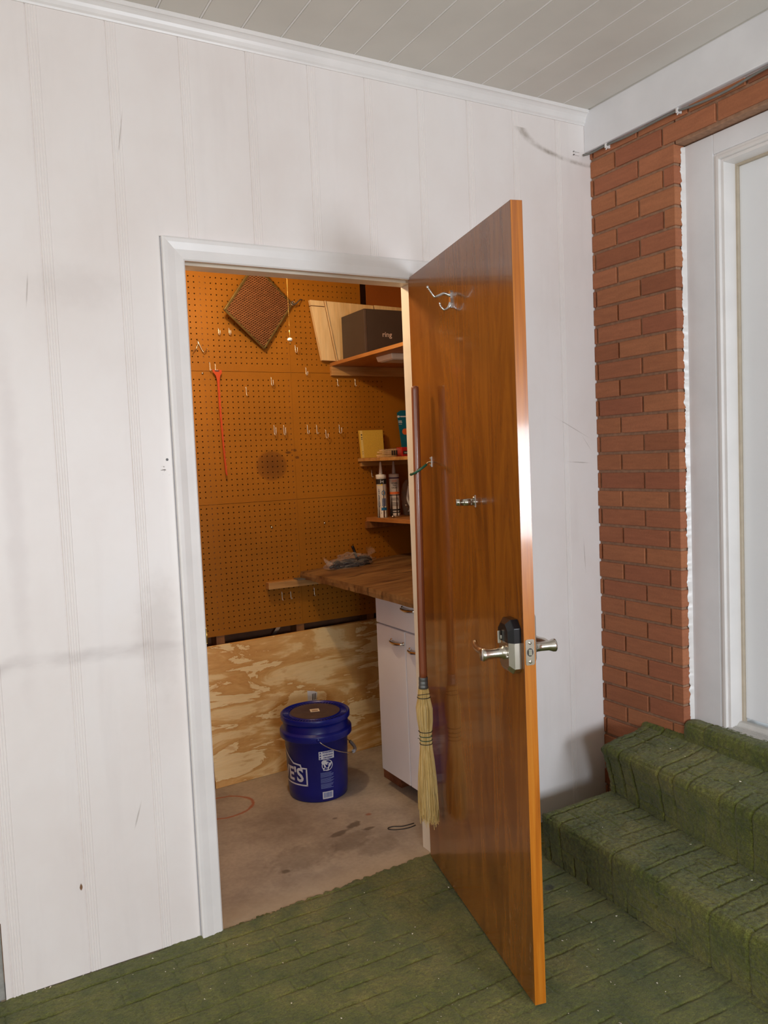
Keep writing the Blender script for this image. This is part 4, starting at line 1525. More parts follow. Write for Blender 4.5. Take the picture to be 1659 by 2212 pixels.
obj('pull_knob', MB().lathe([(0.002, 1.893), (0.007, 1.8935), (0.0096, 1.897), (0.0096, 1.901), (0.007, 1.9045), (0.002, 1.905)], (0.5370, 0.50, 0.0), 20), M_whiteplastic, lamp)

# ------------------------------------------------------------------ upper shelf and what stands on it
tag(obj('shelf_rail', MB().box((1.040, YB - 0.021, 1.846), (1.614, YB - 0.0005, 1.8915)), M_lumber, bevel=0.0015), 'pale wooden rail on the wall under the upper shelf', 'rail', 'shelf rails')
tag(obj('upper_shelf', MB().box((1.040, 0.20, 1.892), (1.614, YB - 0.001, 1.9085)), M_shelf, bevel=0.001), 'deep orange plywood shelf under the dark brown box', 'shelf')
# dark carton with pale lettering
bx = empty('dark_carton', (1.25, 0.985, 1.9087))
tag(bx, 'dark brown carton with small pale lettering on the upper shelf', 'box')
obj('carton_body', MB().box((1.062, 0.870, 1.9087), (1.46, 1.10, 2.112)), M_boxbrown, bx, bevel=0.0015)
obj('lid_flap', MB().box((1.0605, 0.8685, 1.915), (1.072, 0.8705, 2.108)), flat('dark_brown_edge', (78, 62, 54), 0.45), bx, bevel=0.0008)
mb = MB()
add_text(mb, 'ring', 0.033, lambda u, v: (1.1775 + u, 0.8692, 1.999 + v), bold=0.0004)
obj('lettering', mb, flat('pale_pink_print', (196, 176, 166), 0.5), bx)
# leaning panel of pale boards
pn = empty('board_panel', (1.2, YB - 0.03, 1.9087))
tag(pn, 'pale pine boards leaning on the wall behind the dark carton', 'wood panel')
th = math.atan2(0.985 - 0.9341, 2.2005 - 1.9176)


def lean(u, v, d):
    """u along the panel, v up the leaning stile, d depth"""
    return (0.987 + u - v * math.tan(th) , YB - 0.012 - d, 1.9167 + v - 0.028 * (u - 0.0) * 0.9)


def pboard(name, u0, u1, v0, v1, d0=0.0, d1=0.018, mat=None):
    mb = MB()
    mb.hexa([lean(u0, v0, d0), lean(u1, v0, d0), lean(u1, v0, d1), lean(u0, v0, d1), lean(u0, v1, d0), lean(u1, v1, d0), lean(u1, v1, d1), lean(u0, v1, d1)])
    return obj(name, mb, mat or M_board, pn, bevel=0.001)


pboard('stile', 0.0, 0.072, 0.0, 0.2555, 0.0, 0.022)
pboard('stile', 0.0, 0.072, 0.2590, 0.284, 0.0, 0.022)
pboard('edge_batten', 0.0765, 0.081, -0.004, 0.286, 0.0, 0.026)
pboard('board', 0.084, 0.345, -0.002, 0.286)
pboard('board', 0.352, 0.56, 0.012, 0.288)
# flat white lamp under the shelf
ml = empty('shelf_light', (1.16, 0.80, 1.866))
tag(ml, 'flat white stick on light under the upper shelf', 'light')
# placed where the photo shows it hanging under the shelf board
PLs = [(1.098, 0.845), (1.098, 0.700), (1.245, 0.700), (1.245, 0.845)]
mb = MB()
top_ = [(x, y, 1.8918) for x, y in PLs]
low_ = [(x + (0.006 if x < 1.15 else -0.006), y + (-0.006 if y > 0.8 else 0.006), 1.868) for x, y in PLs]
mb.hexa(low_ + top_)
obj('light_body', mb, M_whiteplastic, ml, bevel=0.004, bseg=3)
obj('light_lens', MB().box((1.115, 0.715, 1.8655), (1.228, 0.83, 1.8685)), flat('frosted_lens', (200, 200, 206), 0.3), ml, bevel=0.001)

# ------------------------------------------------------------------ two small shelves on the right
mb = MB().prism([(1.172, YB - 0.001), (1.172, 0.55), (1.35, 0.55), (1.614, 0.75), (1.614, YB - 0.001)], lambda u, v, w: (u, v, w), 1.4225, 1.4385)
tag(obj('small_shelf', mb, M_lumber, bevel=0.001), 'narrow pale shelf holding the yellow pad and red pack', 'shelf', 'small shelves by the right wall')
tag(obj('shelf_rail', MB().box((1.182, YB - 0.020, 1.398), (1.614, YB - 0.0005, 1.4222)), M_lumber, bevel=0.0015), 'wooden rail under the narrow shelf with the yellow pad', 'rail', 'shelf rails')
mb = MB().prism([(1.205, YB - 0.001), (1.285, 0.60), (1.614, 0.60), (1.614, YB - 0.001)], lambda u, v, w: (u, v, w), 1.1205, 1.1405)
tag(obj('small_shelf', mb, M_shelf, bevel=0.001), 'orange wooden shelf on which the two caulk tubes stand', 'shelf', 'small shelves by the right wall')
tag(obj('shelf_rail', MB().box((1.196, YB - 0.024, 1.086), (1.614, YB - 0.0005, 1.1202)), M_stud, bevel=0.0015), 'rough wooden rail under the shelf with the caulk tubes', 'rail', 'shelf rails')

# yellow abrasive pad leaning on the wall
yp = empty('abrasive_pad', (1.235, YB - 0.04, 1.4387))
tag(yp, 'yellow pack of sanding sheets standing on the narrow shelf', 'sanding pad')
yl = [(1.170, 1.4388), (1.298, 1.4388), (1.300, 1.577), (1.168, 1.576)]
mb = MB()
mb.hexa([(yl[0][0], YB - 0.052, yl[0][1]), (yl[1][0], YB - 0.052, yl[1][1]), (yl[1][0], YB - 0.036, yl[1][1]), (yl[0][0], YB - 0.036, yl[0][1]),
         (yl[3][0], YB - 0.040, yl[3][1]), (yl[2][0], YB - 0.040, yl[2][1]), (yl[2][0], YB - 0.024, yl[2][1]), (yl[3][0], YB - 0.024, yl[3][1])])
obj('pad_body', mb, M_yellowpad, yp, bevel=0.0015)
mb = MB()


def ypl(u, v):
    t = v / 0.138
    return (1.170 + u, YB - 0.0523 - 0.0004 + 0.012 * t, 1.4388 + v)


add_poly(mb, [(0.001, 0.002), (0.013, 0.002), (0.012, 0.136), (0.000, 0.136)], ypl)
obj('side_label', mb, flat('cream_label', (222, 196, 120), 0.6), yp, fix=False)
mb = MB()
for v0, h_ in ((0.112, 0.006), (0.100, 0.004), (0.092, 0.003), (0.03, 0.002), (0.02, 0.002)):
    add_poly(mb, [(0.003, v0), (0.010, v0), (0.010, v0 + h_), (0.003, v0 + h_)], lambda u, v: (ypl(u, v)[0], ypl(u, v)[1] - 0.0004, ypl(u, v)[2]))
obj('print', mb, M_ink, yp, fix=False)

# teal blister card behind
tc = empty('teal_card', (1.43, YB - 0.02, 1.4387))
tag(tc, 'teal packaging card with an orange dot beside the door jamb', 'package')
tcp = [(1.424, 1.4388), (1.52, 1.4388), (1.53, 1.66), (1.515, 1.676), (1.42, 1.674), (1.398, 1.662)]
obj('card', MB().prism(tcp, lambda u, v, w: (u, w, v), YB - 0.022, YB - 0.019), M_teal, tc)
mb = MB()
yq = YB - 0.0226
mb.prism([(1.405 + 0.008 * math.cos(a), 1.643 + 0.006 * math.sin(a)) for a in np.linspace(0, 2 * math.pi, 14, endpoint=False)], lambda u, v, w: (u, w, v), yq, yq + 0.0004)
for (x0, x1, z0, z1) in ((1.416, 1.470, 1.640, 1.646), (1.404, 1.424, 1.618, 1.622), (1.404, 1.426, 1.611, 1.615), (1.406, 1.424, 1.603, 1.605)):
    mb.box((x0, yq, z0), (x1, yq + 0.0004, z1))
obj('print', mb, M_print, tc)
obj('price_dot', MB().prism([(1.442 + 0.018 * math.cos(a), 1.566 + 0.016 * math.sin(a)) for a in np.linspace(0, 2 * math.pi, 20, endpoint=False)], lambda u, v, w: (u, w, v), yq, yq + 0.0004), M_inkorange, tc)

# bag of wooden shims and the red pack, lying on the narrow shelf
sb = empty('shim_pack', (1.29, 1.05, 1.4387))
tag(sb, 'clear wrapped bundle of small wooden pegs in front of the yellow pad', 'bundle')
mb = MB()
for i, (dx, z) in enumerate(((0.0, 1.4405), (-0.004, 1.4465), (0.010, 1.4545), (0.002, 1.4620), (0.014, 1.470))):
    for k in range(2):
        y = 1.015 + 0.020 * k
        mb.box((1.197 + dx, y, z - 0.0012), (1.285, y + 0.016, z + 0.0040))
obj('peg_sticks', mb, M_board, sb, bevel=0.0012)


def tubebag(cx0, cx1, cy, cz, ry, rz, seed, flare=0.0):
    def fn(u, v):
        a = 2 * math.pi * v
        x = cx0 + (cx1 - cx0) * u
        k = 1 + 0.22 * (float(vnoise(u * 7, math.cos(a) * 2 + 3, seed)) - 0.5) + 0.16 * (float(vnoise(u * 17, math.sin(a) * 4 + 5, seed + 1)) - 0.5)
        k *= 1 + flare * (2 * u - 1)
        return (x, cy + ry * k * math.cos(a), max(1.4388, cz + rz * k * math.sin(a)))
    return MB().grid(fn, 24, 24)


obj('wrap', tubebag(1.205, 1.312, 1.035, 1.4585, 0.030, 0.0200, 3), M_bag, sb, fix=False)
mb = MB()
for k in range(3):
    mb.box((1.252 + k * 0.012, 1.0005, 1.447), (1.260 + k * 0.012, 1.003, 1.470))
obj('barcode', mb, M_ink, sb)
rp = empty('red_pack', (1.38, 1.03, 1.4387))
tag(rp, 'small red pack with a black panel beside the wrapped pegs', 'package')
obj('pack_body', MB().box((1.3125, 1.005, 1.4387), (1.45, 1.06, 1.4840)), M_inkred, rp, bevel=0.002)
obj('black_panel', MB().box((1.319, 1.0042, 1.450), (1.37, 1.0052, 1.466)), M_ink, rp)
obj('print', MB().box((1.324, 1.0036, 1.458), (1.362, 1.0044, 1.460)), M_print, rp)
obj('print', MB().box((1.326, 1.0036, 1.4535), (1.36, 1.0044, 1.455)), M_print, rp)


# caulk tubes
def cyl(c, R, az0):
    return lambda u, v: (c[0] + (R) * math.cos(az0 + u / R), c[1] + (R) * math.sin(az0 + u / R), c[2] + v)


def caulk(c, label, bodymat, decorate):
    t = empty('caulk_tube', c)
    tag(t, label, 'caulk tube', 'caulk tubes on the small shelf')
    R = 0.0255
    obj('tube_body', MB().lathe([(R - 0.001, 0.0), (R, 0.001), (R, 0.0), (R, 0.196), (R + 0.0008, 0.197), (R + 0.0008, 0.212), (R - 0.004, 0.214), (0.009, 0.2155)], c, 32), bodymat[0], t)
    obj('nozzle', MB().lathe([(0.0092, 0.2150), (0.0088, 0.222), (0.0075, 0.240), (0.0050, 0.268), (0.0030, 0.277), (0.0, 0.2775)], c, 18), bodymat[1], t)
    decorate(t, c, R)
    return t


VAZ = math.atan2(-2.3608 - 1.12, -0.6815 - 1.25)      # towards the camera


def ringband(mb, c, R, z0, z1, a0=-1.5, a1=1.5, mi=0):
    f = cyl(c, R, VAZ)
    n = 24
    vs = []
    for i in range(n + 1):
        a = a0 + (a1 - a0) * i / n
        vs += [f(a * R, z0), f(a * R, z1)]
    mb.add(vs, [(2 * i, 2 * i + 2, 2 * i + 3, 2 * i + 1) for i in range(n)], True, mi)


def deco1(t, c, R):
    m = MB(); ringband(m, c, R + 0.0004, 0.166, 0.192); obj('black_band', m, M_ink, t, fix=False)
    m = MB(); ringband(m, c, R + 0.0004, 0.160, 0.1625, -0.9, 0.25); ringband(m, c, R + 0.0007, 0.159, 0.1665, -0.02, 0.22); obj('yellow_band', m, M_yellowink, t, fix=False)
    f = cyl(c, R + 0.0006, VAZ)
    m = MB()
    add_strip(m, [(-0.006, 0.172), (0.009, 0.170), (0.010, 0.184), (-0.004, 0.188)], 0.0016, lambda u, v: f(u + 0.002, v), closed=True)
    add_text(m, 'DAP', 0.0085, lambda u, v: f(u + 0.0045, v + 0.1785), bold=0.0002)
    obj('emblem', m, M_print, t, fix=False)
    m = MB()
    add_text(m, 'ALEX FAST DRY', 0.0125, lambda u, v: f(u - 0.0125, v + 0.098), bold=0.0002, rot=math.pi / 2, sx=1.05)
    obj('lettering', m, M_inkblue, t, fix=False)
    m = MB()
    m.add([f(0.010 + 0.010 * math.cos(a), 0.122 + 0.012 * math.sin(a)) for a in np.linspace(0, 2 * math.pi, 22, endpoint=False)], [tuple(range(22))])
    obj('blue_mark', m, M_inkcyan, t, fix=False); m = MB()
    ringband(m, c, R + 0.0005, 0.036, 0.050, -0.15, 1.1)
    obj('blue_stripe', m, M_inkcyan, t, fix=False)
    m = MB()
    for k in range(4):
        add_poly(m, [(0.001 + k * 0.0055, 0.056), (0.0045 + k * 0.0055, 0.056), (0.0045 + k * 0.0055, 0.096), (0.001 + k * 0.0055, 0.096)], f)
    obj('fine_print', m, M_inkblue, t, fix=False); m = MB()
    add_poly(m, [(-0.006, 0.021), (0.014, 0.021), (0.014, 0.0255), (-0.006, 0.0255)], f)
    obj('fine_print', m, M_inkblue, t, fix=False)


def deco2(t, c, R):
    m = MB(); ringband(m, c, R + 0.0004, 0.190, 0.1965); obj('purple_band', m, M_purpleink, t, fix=False)
    m = MB(); ringband(m, c, R + 0.0004, 0.112, 0.124); obj('orange_band', m, M_inkorange, t, fix=False); m = MB(); ringband(m, c, R + 0.0004, 0.177, 0.1795, -0.45, 0.45); obj('orange_line', m, M_inkorange, t, fix=False)
    f = cyl(c, R + 0.0006, VAZ)
    m = MB()
    add_text(m, 'CERAMIC', 0.0085, lambda u, v: f(u, v + 0.167), bold=0.0002)
    add_text(m, 'TILE', 0.0105, lambda u, v: f(u, v + 0.156), bold=0.0003)
    add_text(m, 'CAULK', 0.0095, lambda u, v: f(u, v + 0.1445), bold=0.0003)
    ringband(m, c, R + 0.0004, 0.106, 0.110)
    for z in (0.092, 0.087, 0.082):
        ringband(m, c, R + 0.0005, z, z + 0.0018, -0.75, 0.8)
    for z in (0.070, 0.066, 0.062, 0.058, 0.054):
        ringband(m, c, R + 0.0005, z, z + 0.0014, -0.75, 0.7)
    ringband(m, c, R + 0.0004, 0.030, 0.038)
    ringband(m, c, R + 0.0004, 0.019, 0.024)
    obj('lettering', m, M_ink, t, fix=False)


caulk((1.2515, 1.118, 1.1407), 'left caulk tube, white with a black band and blue lettering', (M_whiteplastic, M_whiteplastic), deco1)
caulk((1.326, 1.118, 1.1407), 'right caulk tube, greyish white with orange and purple bands', (flat('greyish_plastic', (206, 200, 196), 0.4), flat('grey_nozzle', (176, 170, 172), 0.4)), deco2)
# metal rod lying at the front of that shelf
tag(obj('metal_rod', MB().tube([(1.262, 1.035, 1.1455), (1.45, 1.085, 1.1455)], 0.0046, 10).lathe([(0.0, 0), (0.0058, 0.001), (0.0058, 0.012), (0.0046, 0.013)], (1.258, 1.034, 1.1463), 12, (0.188, 0.05, 0)), M_steel), 'thin metal rod lying in front of the caulk tubes', 'rod')


def lumpy(c, rx, ry, rz, seed, zmin, nu=44, nv=26, amp=0.35, tw=0.0):
    def fn(u, v):
        a = 2 * math.pi * u
        b = math.pi * (v - 0.5)
        d = Vector((math.cos(b) * math.cos(a), math.cos(b) * math.sin(a), math.sin(b)))
        k = 1 + amp * (float(vnoise(d.x * 2.3 + 7 + d.z * 1.7, d.y * 2.3 + 3, seed)) - 0.5) + amp * 0.6 * (float(vnoise(d.x * 6 + d.z * 4, d.y * 6 + 5 + d.z * 3, seed + 2)) - 0.5)
        return (c[0] + rx * k * d.x, c[1] + ry * k * d.y, max(zmin, c[2] + rz * k * d.z))
    return MB().grid(fn, nu, nv)


# clear bag at the right of the small shelf
cb = empty('clear_bag', (1.405, 1.13, 1.1407))
tag(cb, 'clear plastic bag of small parts right of the caulk tubes', 'bag')
mb = lumpy((1.425, 1.125, 1.215), 0.048, 0.032, 0.095, 11, 1.1409, amp=0.45)
mb.add([(1.375, 1.11, 1.285), (1.41, 1.115, 1.300), (1.44, 1.12, 1.305), (1.44, 1.118, 1.325), (1.405, 1.108, 1.318), (1.36, 1.10, 1.300)], [(0, 1, 4, 5), (1, 2, 3, 4)])
obj('bag_film', mb, M_bag, cb, fix=False)
mb = MB()
for i in range(14):
    a = rnd.uniform(0, 6.28)
    p = Vector((1.415 + 0.03 * math.cos(a) * rnd.random(), 1.115 + 0.018 * math.sin(a), 1.152 + rnd.random() * 0.045))
    mb.lathe([(0.0, -0.006), (0.005, -0.004), (0.005, 0.004), (0.0, 0.006)], p, 10, (rnd.uniform(-1, 1), rnd.uniform(-1, 1), rnd.uniform(-1, 1)))
obj('fittings', mb, M_chrome, cb)
obj('white_tube', MB().tube(spline([(1.418, 1.125, 1.30), (1.402, 1.115, 1.255), (1.398, 1.112, 1.22), (1.412, 1.110, 1.188), (1.44, 1.112, 1.178)], 6), 0.0055, 10), M_whiteplastic, cb)

# ------------------------------------------------------------------ worktop, bag on it, base cabinet
SL = 0.055   # the top rises to the right


def wz(x):
    return 0.9035 + SL * (x - 0.83)


mb = MB()
N = 60
ys = [YB - 0.001 + (0.08 - YB) * i / N for i in range(N + 1)]


def fx(y, k):
    base = 0.829 + 0.012 * math.sin((1.2 - y) * 2.6)
    return base + 0.004 * (float(vnoise(y * 9, k * 3.0, 21)) - 0.5) + (0.002 * (float(vnoise(y * 30, k, 23)) - 0.5) if k else 0)


TH = 0.030
A, B, Cc, Dd = [], [], [], []
vs = []
for y in ys:
    xa, xb = fx(y, 0) + 0.003, fx(y, 1)
    xm = fx(y, 2) + 0.001
    vs += [(xb + 0.001, y, wz(xb) - TH - 0.004 * float(vnoise(y * 30, 1.5, 4))), (xm, y, wz(xm) - TH * 0.5), (xa, y, wz(xa)), (1.614, y, wz(1.614)), (1.614, y, wz(1.614) - TH)]
n = 5
fs = [(i * n + k, i * n + (k + 1) % n, (i + 1) * n + (k + 1) % n, (i + 1) * n + k) for i in range(N) for k in range(n)]
fs += [tuple(range(n)), tuple(range(N * n, N * n + n))]
mb.add(vs, fs)
tag(obj('worktop', mb, M_counter), 'stained brown wooden worktop over the white cabinet', 'worktop')
tag(obj('worktop_rail', MB().box((0.652, YB - 0.041, 0.8395), (1.0, YB - 0.0005, 0.8725)), M_lumber, bevel=0.002), 'pine support rail on the wall under the worktop end', 'rail')
tag(obj('shim', MB().box((0.792, YB - 0.060, 0.8731), (0.90, YB - 0.004, 0.8765)), M_grey), 'dark grey metal shim under the rear corner of the worktop', 'shim')

bagc = empty('parts_bag', (1.05, 1.09, wz(1.05)))
tag(bagc, 'clear plastic bag of dark cables lying on the worktop', 'bag')
zt = 0.9165


def bagfn(u, v):
    a = 2 * math.pi * u
    b = math.pi * (v - 0.5)
    d = Vector((math.cos(b) * math.cos(a), math.cos(b) * math.sin(a), math.sin(b)))
    k = 1 + 0.45 * (float(vnoise(d.x * 3.1 + 9, d.y * 3 + d.z * 2 + 4, 31)) - 0.5) + 0.40 * (float(vnoise(d.x * 9 + 2, d.y * 5 + d.z * 5, 33)) - 0.5)
    x = 1.055 + 0.118 * k * d.x
    hgt = 0.030 + 0.012 * math.sin((x - 0.92) * 13)
    return (x, 1.105 + 0.050 * k * d.y, max(wz(x) + 0.0006, wz(x) + 0.020 + hgt * k * d.z))


mb = MB().grid(bagfn, 72, 40)
# knotted tail at the left and open flap at the right
for sd, (cx, cy, cz, dx, dz) in enumerate(((0.945, 1.075, 0.944, -1, 0.25), (1.165, 1.125, 0.955, 0.35, 1.0))):
    for i in range(7):
        a = -0.8 + 1.6 * i / 6
        L_ = 0.040 + 0.012 * rnd.random()
        p0 = Vector((cx, cy, cz))
        dirv = Vector((dx * math.cos(a) - dz * math.sin(a) * 0.6, 0.35 * math.sin(a * 2), dz * math.cos(a) + 0.5 * math.sin(a) * abs(dx))).normalized()
        p1, p2 = p0 + dirv * L_ * 0.5, p0 + dirv * L_
        w = Vector((0, 0.004, 0.004))
        mb.add([p0 - w * 0.3, p1 - w, p2 - w * 1.6, p2 + w * 1.6, p1 + w, p0 + w * 0.3], [(0, 1, 4, 5), (1, 2, 3, 4)], True)
obj('bag_film', mb, M_bag, bagc, fix=False)
mb = MB()
for i in range(60):
    x = rnd.uniform(0.965, 1.140)
    y = rnd.uniform(1.070, 1.140)
    a = rnd.uniform(-0.5, 0.5)
    L_ = rnd.uniform(0.03, 0.075)
    z = wz(x) + rnd.uniform(0.006, 0.032)
    r = rnd.uniform(0.003, 0.0065)
    p = [(x - L_ / 2 * math.cos(a), y - L_ / 2 * math.sin(a), max(z - 0.004, wz(x) + r + 0.002)), (x, y, z + 0.004), (x + L_ / 2 * math.cos(a), y + L_ / 2 * math.sin(a), max(z - 0.003, wz(x) + r + 0.002))]
    mb.tube(spline(p, 4), r, 7)
obj('cables', mb, flat('dark_cables', (40, 34, 34), 0.4, var=0.3, scale=40), bagc)
obj('strap', MB().tube(spline([(1.10, 1.125, 0.95), (1.092, 1.13, 0.985), (1.082, 1.132, 1.012)], 5), 0.0068, 6), M_black, bagc)

cab = empty('base_cabinet', (1.2, 0.37, 0.0))
tag(cab, 'white metal base cabinet with chrome handles under the worktop', 'cabinet')
CX, CY0, CY1 = 0.965, 0.075, 0.672
obj('carcass', MB().box((CX + 0.004, CY0, 0.072), (1.46, CY1, 0.868)), M_cabinet, cab, bevel=0.003)


def front(name, y0, y1, z0, z1):
    return obj(name, MB().box((CX - 0.016, y0, z0), (CX + 0.004, y1, z1)), M_cabinet, cab, bevel=0.004, bseg=3)


dr_ = front('drawer', CY0 + 0.002, CY1 - 0.001, 0.727, 0.866)
dA = front('door', 0.4315, CY1 - 0.001, 0.074, 0.721)
dB = front('door', CY0 + 0.002, 0.4265, 0.074, 0.721)


def pull(par, yc, zc, L_):
    mb = MB()
    x0 = CX - 0.016
    pts = spline([(x0 - 0.002, yc + L_ / 2, zc + 0.002), (x0 - 0.014, yc + L_ * 0.36, zc), (x0 - 0.020, yc, zc - 0.002), (x0 - 0.014, yc - L_ * 0.36, zc), (x0 - 0.002, yc - L_ / 2, zc + 0.002)], 6)
    m_ = len(pts)
    for i, p in enumerate(pts):
        pass
    mb.tube(pts, [0.0035 + 0.0035 * math.sin(math.pi * i / (m_ - 1)) for i in range(m_)], 10)
    mb.lathe([(0.008, 0.0), (0.007, 0.004), (0.0, 0.005)], (x0, yc + L_ / 2 - 0.004, zc + 0.002), 14, (-1, 0, 0))
    mb.lathe([(0.008, 0.0), (0.007, 0.004), (0.0, 0.005)], (x0, yc - L_ / 2 + 0.004, zc + 0.002), 14, (-1, 0, 0))
    obj('handle', mb, M_chrome, par)


pull(dr_, 0.385, 0.820, 0.115)
pull(dA, 0.490, 0.668, 0.105)
pull(dB, 0.352, 0.656, 0.085)
tag(obj('wood_block', MB().box((1.0, 0.60, -0.004), (1.09, 0.755, 0.0718)), M_block, bevel=0.002), 'red brown wood block under the rear corner of the cabinet', 'block', 'blocks under the cabinet')
tag(obj('wood_block', MB().box((1.28, 0.10, -0.004), (1.42, 0.62, 0.0718)), M_block, bevel=0.002), 'dark wood block hidden in the shade under the cabinet', 'block', 'blocks under the cabinet')

# ------------------------------------------------------------------ plywood sheet
ps = empty('plywood_sheet', (0.85, 1.10, -0.004))
tag(ps, 'pine plywood sheet leaning on the back wall behind the bucket', 'plywood')
bl_ = [Vector((0.317, 1.066, -0.003)), Vector((1.50, 1.128, -0.003))]
tl_ = [Vector((0.327, 1.182, 0.607)), Vector((1.50, 1.196, 0.622))]
d_ = Vector((0, 0.0115, 0.003))
mb = MB()
vs = []
for i in range(25):
    p_, q_ = bl_[0].lerp(bl_[1], i / 24), tl_[0].lerp(tl_[1], i / 24)
    vs += [p_, p_ + d_, q_ + d_, q_]
mb.add(vs, [(i * 4 + k, i * 4 + (k + 1) % 4, i * 4 + 4 + (k + 1) % 4, i * 4 + 4 + k) for i in range(24) for k in range(4)] + [(0, 1, 2, 3), (96, 97, 98, 99)])
obj('sheet', mb, M_ply, ps)


def onply(u, v):
    t = v / 0.61
    p = bl_[0].lerp(bl_[1], (u - 0.317) / 1.183)
    q = tl_[0].lerp(tl_[1], (u - 0.317) / 1.183)
    r = p.lerp(q, t)
    return (u, r.y - 0.0016, r.z)


mb = MB()
add_poly(mb, [(0.806, 0.262), (0.852, 0.267), (0.862, 0.318), (0.848, 0.326), (0.811, 0.334)], onply)
st_ = obj('sticker', mb, M_print, ps, fix=False)
mb = MB()
for k in range(3):
    add_poly(mb, [(0.832 + k * 0.008, 0.286), (0.836 + k * 0.008, 0.286), (0.838 + k * 0.008, 0.316), (0.834 + k * 0.008, 0.316)], lambda u, v: (onply(u, v)[0], onply(u, v)[1] - 0.0006, onply(u, v)[2]))
obj('print', mb, M_ink, st_, fix=False)

# ------------------------------------------------------------------ blue bucket
BC = Vector((0.690, 0.785, -0.004))
bk = empty('bucket', BC)
tag(bk, 'blue plastic bucket with lid and white lettering on the concrete', 'bucket')
prof = [(0.118, 0.004), (0.121, 0.0), (0.125, 0.003), (0.1285, 0.04), (0.1365, 0.262), (0.152, 0.2625), (0.1545, 0.2640), (0.1555, 0.2660), (0.1555, 0.2880), (0.1548, 0.2905), (0.1530, 0.2920), (0.1425, 0.2960), (0.1405, 0.2990), (0.1405, 0.338)]
obj('pail', MB().lathe(prof, BC, 72), M_blue, bk)


def RB(z):
    return np.interp(z, [p[1] for p in prof[2:5]], [p[0] for p in prof[2:5]])


lid = [(0.1410, 0.3350), (0.1490, 0.3345), (0.1502, 0.3360), (0.1500, 0.3520), (0.1490, 0.3560), (0.1460, 0.3580), (0.1420, 0.356), (0.1395, 0.350), (0.112, 0.350), (0.109, 0.354), (0.106, 0.3555), (0.060, 0.3545), (0.057, 0.3535), (0.0, 0.3535)]
lo_ = obj('lid', MB().lathe(lid, BC, 72), M_blue, bk)
mb = MB()
for k in range(60):
    a = 2 * math.pi * k / 60
    er, et = Vector((math.cos(a), math.sin(a), 0)), Vector((-math.sin(a), math.cos(a), 0))
    mb.obox(BC + er * 0.1255 + Vector((0, 0, 0.3515)), er, et, Vector((0, 0, 1)), 0.024, 0.0028, 0.0040)
obj('lid_rib', mb, M_blue, lo_, bevel=0.0006, bseg=1)['kind'] = 'stuff'
obj('lid_dust', MB().lathe([(0.1075, 0.3559), (0.060, 0.3550), (0.057, 0.3540), (0.0, 0.3540)], BC, 60, caps=False), flat('dusty_blue_grey', (78, 62, 66), 0.6, var=0.18, scale=30), lo_)
mb = MB()
lc = BC + Vector((0.004, 0.012, 0.3548))
ang_ = -0.30
ux, uy = Vector((math.cos(ang_), math.sin(ang_), 0)), Vector((-math.sin(ang_), math.cos(ang_), 0))
mb.obox(lc, ux, uy, Vector((0, 0, 1)), 0.040, 0.040, 0.0006)
ll = obj('price_label', mb, M_label, lo_)
mb = MB()
mb.obox(lc + uy * -0.006 + Vector((0, 0, 0.0005)), ux, uy, Vector((0, 0, 1)), 0.026, 0.013, 0.0003)
mb.obox(lc + uy * 0.010 + Vector((0, 0, 0.0005)), ux, uy, Vector((0, 0, 1)), 0.028, 0.002, 0.0003)
obj('lid_print', mb, flat('faded_print', (150, 118, 96), 0.6), lo_)

CAZ = math.atan2(-2.3608 - 0.785, -0.6815 - 0.690)


def wrap(az0, dz=0.0, eps=0.0009):
    def f(u, v):
        z = v + dz
        R = RB(z) + eps
        a = az0 + u / 0.132
        return (BC.x + R * math.cos(a), BC.y + R * math.sin(a), BC.z + z)
    return f


def subdiv_u(vs, fs, step=0.006):
    """cut 2D faces into narrow columns so that they follow the round wall"""
    bm = bmesh.new()
    bvs = [bm.verts.new((u, v, 0)) for u, v in vs]
    for f in fs:
        try:
            bm.faces.new([bvs[i] for i in f])
        except ValueError:
            pass
    us = [u for u, _ in vs]
    x = min(us) + step
    while x < max(us):
        bmesh.ops.bisect_plane(bm, geom=bm.verts[:] + bm.edges[:] + bm.faces[:], plane_co=(x, 0, 0), plane_no=(1, 0, 0))
        x += step
    bm.verts.index_update()
    out = [(v.co.x, v.co.y) for v in bm.verts], [tuple(v.index for v in f.verts) for f in bm.faces]
    bm.free()
    return out


def wrap_poly(mb, pts, fn, mi=0):
    vs, fs = subdiv_u(pts, [tuple(range(len(pts)))])
    mb.add([fn(u, v) for u, v in vs], fs, True, mi)


def wrap_text(mb, s, size, u0, v0, fn, bold=0.0, sx=1.0, sy=1.0, mi=0):
    vs, fs = text2d(s, size, bold)
    vs = [(u * sx + u0, v * sy + v0) for u, v in vs]
    vs, fs = subdiv_u(vs, fs)
    mb.add([fn(u, v) for u, v in vs], fs, True, mi)


# big sign shape and lettering; its right end lies at the angle seen in the photo
R0 = 0.132
aL = CAZ - math.radians(21) - 0.150 / R0      # centre of the sign, its right end 0.150 m along the wall
f = wrap(aL)
mb = MB()
sign = [(0.150, 0.076), (0.150, 0.150), (0.126, 0.150), (0.122, 0.163), (0.085, 0.166), (0.0, 0.226), (-0.085, 0.166), (-0.122, 0.163), (-0.126, 0.150), (-0.150, 0.150), (-0.150, 0.076)]
w = 0.0065


def thick(a, b):
    d = (Vector(b) - Vector(a)).normalized()
    nn = Vector((-d.y, d.x)) * (w / 2)
    e = d * (w / 2)
    wrap_poly(mb, [tuple(Vector(a) - nn - e), tuple(Vector(b) - nn + e), tuple(Vector(b) + nn + e), tuple(Vector(a) + nn - e)], f)


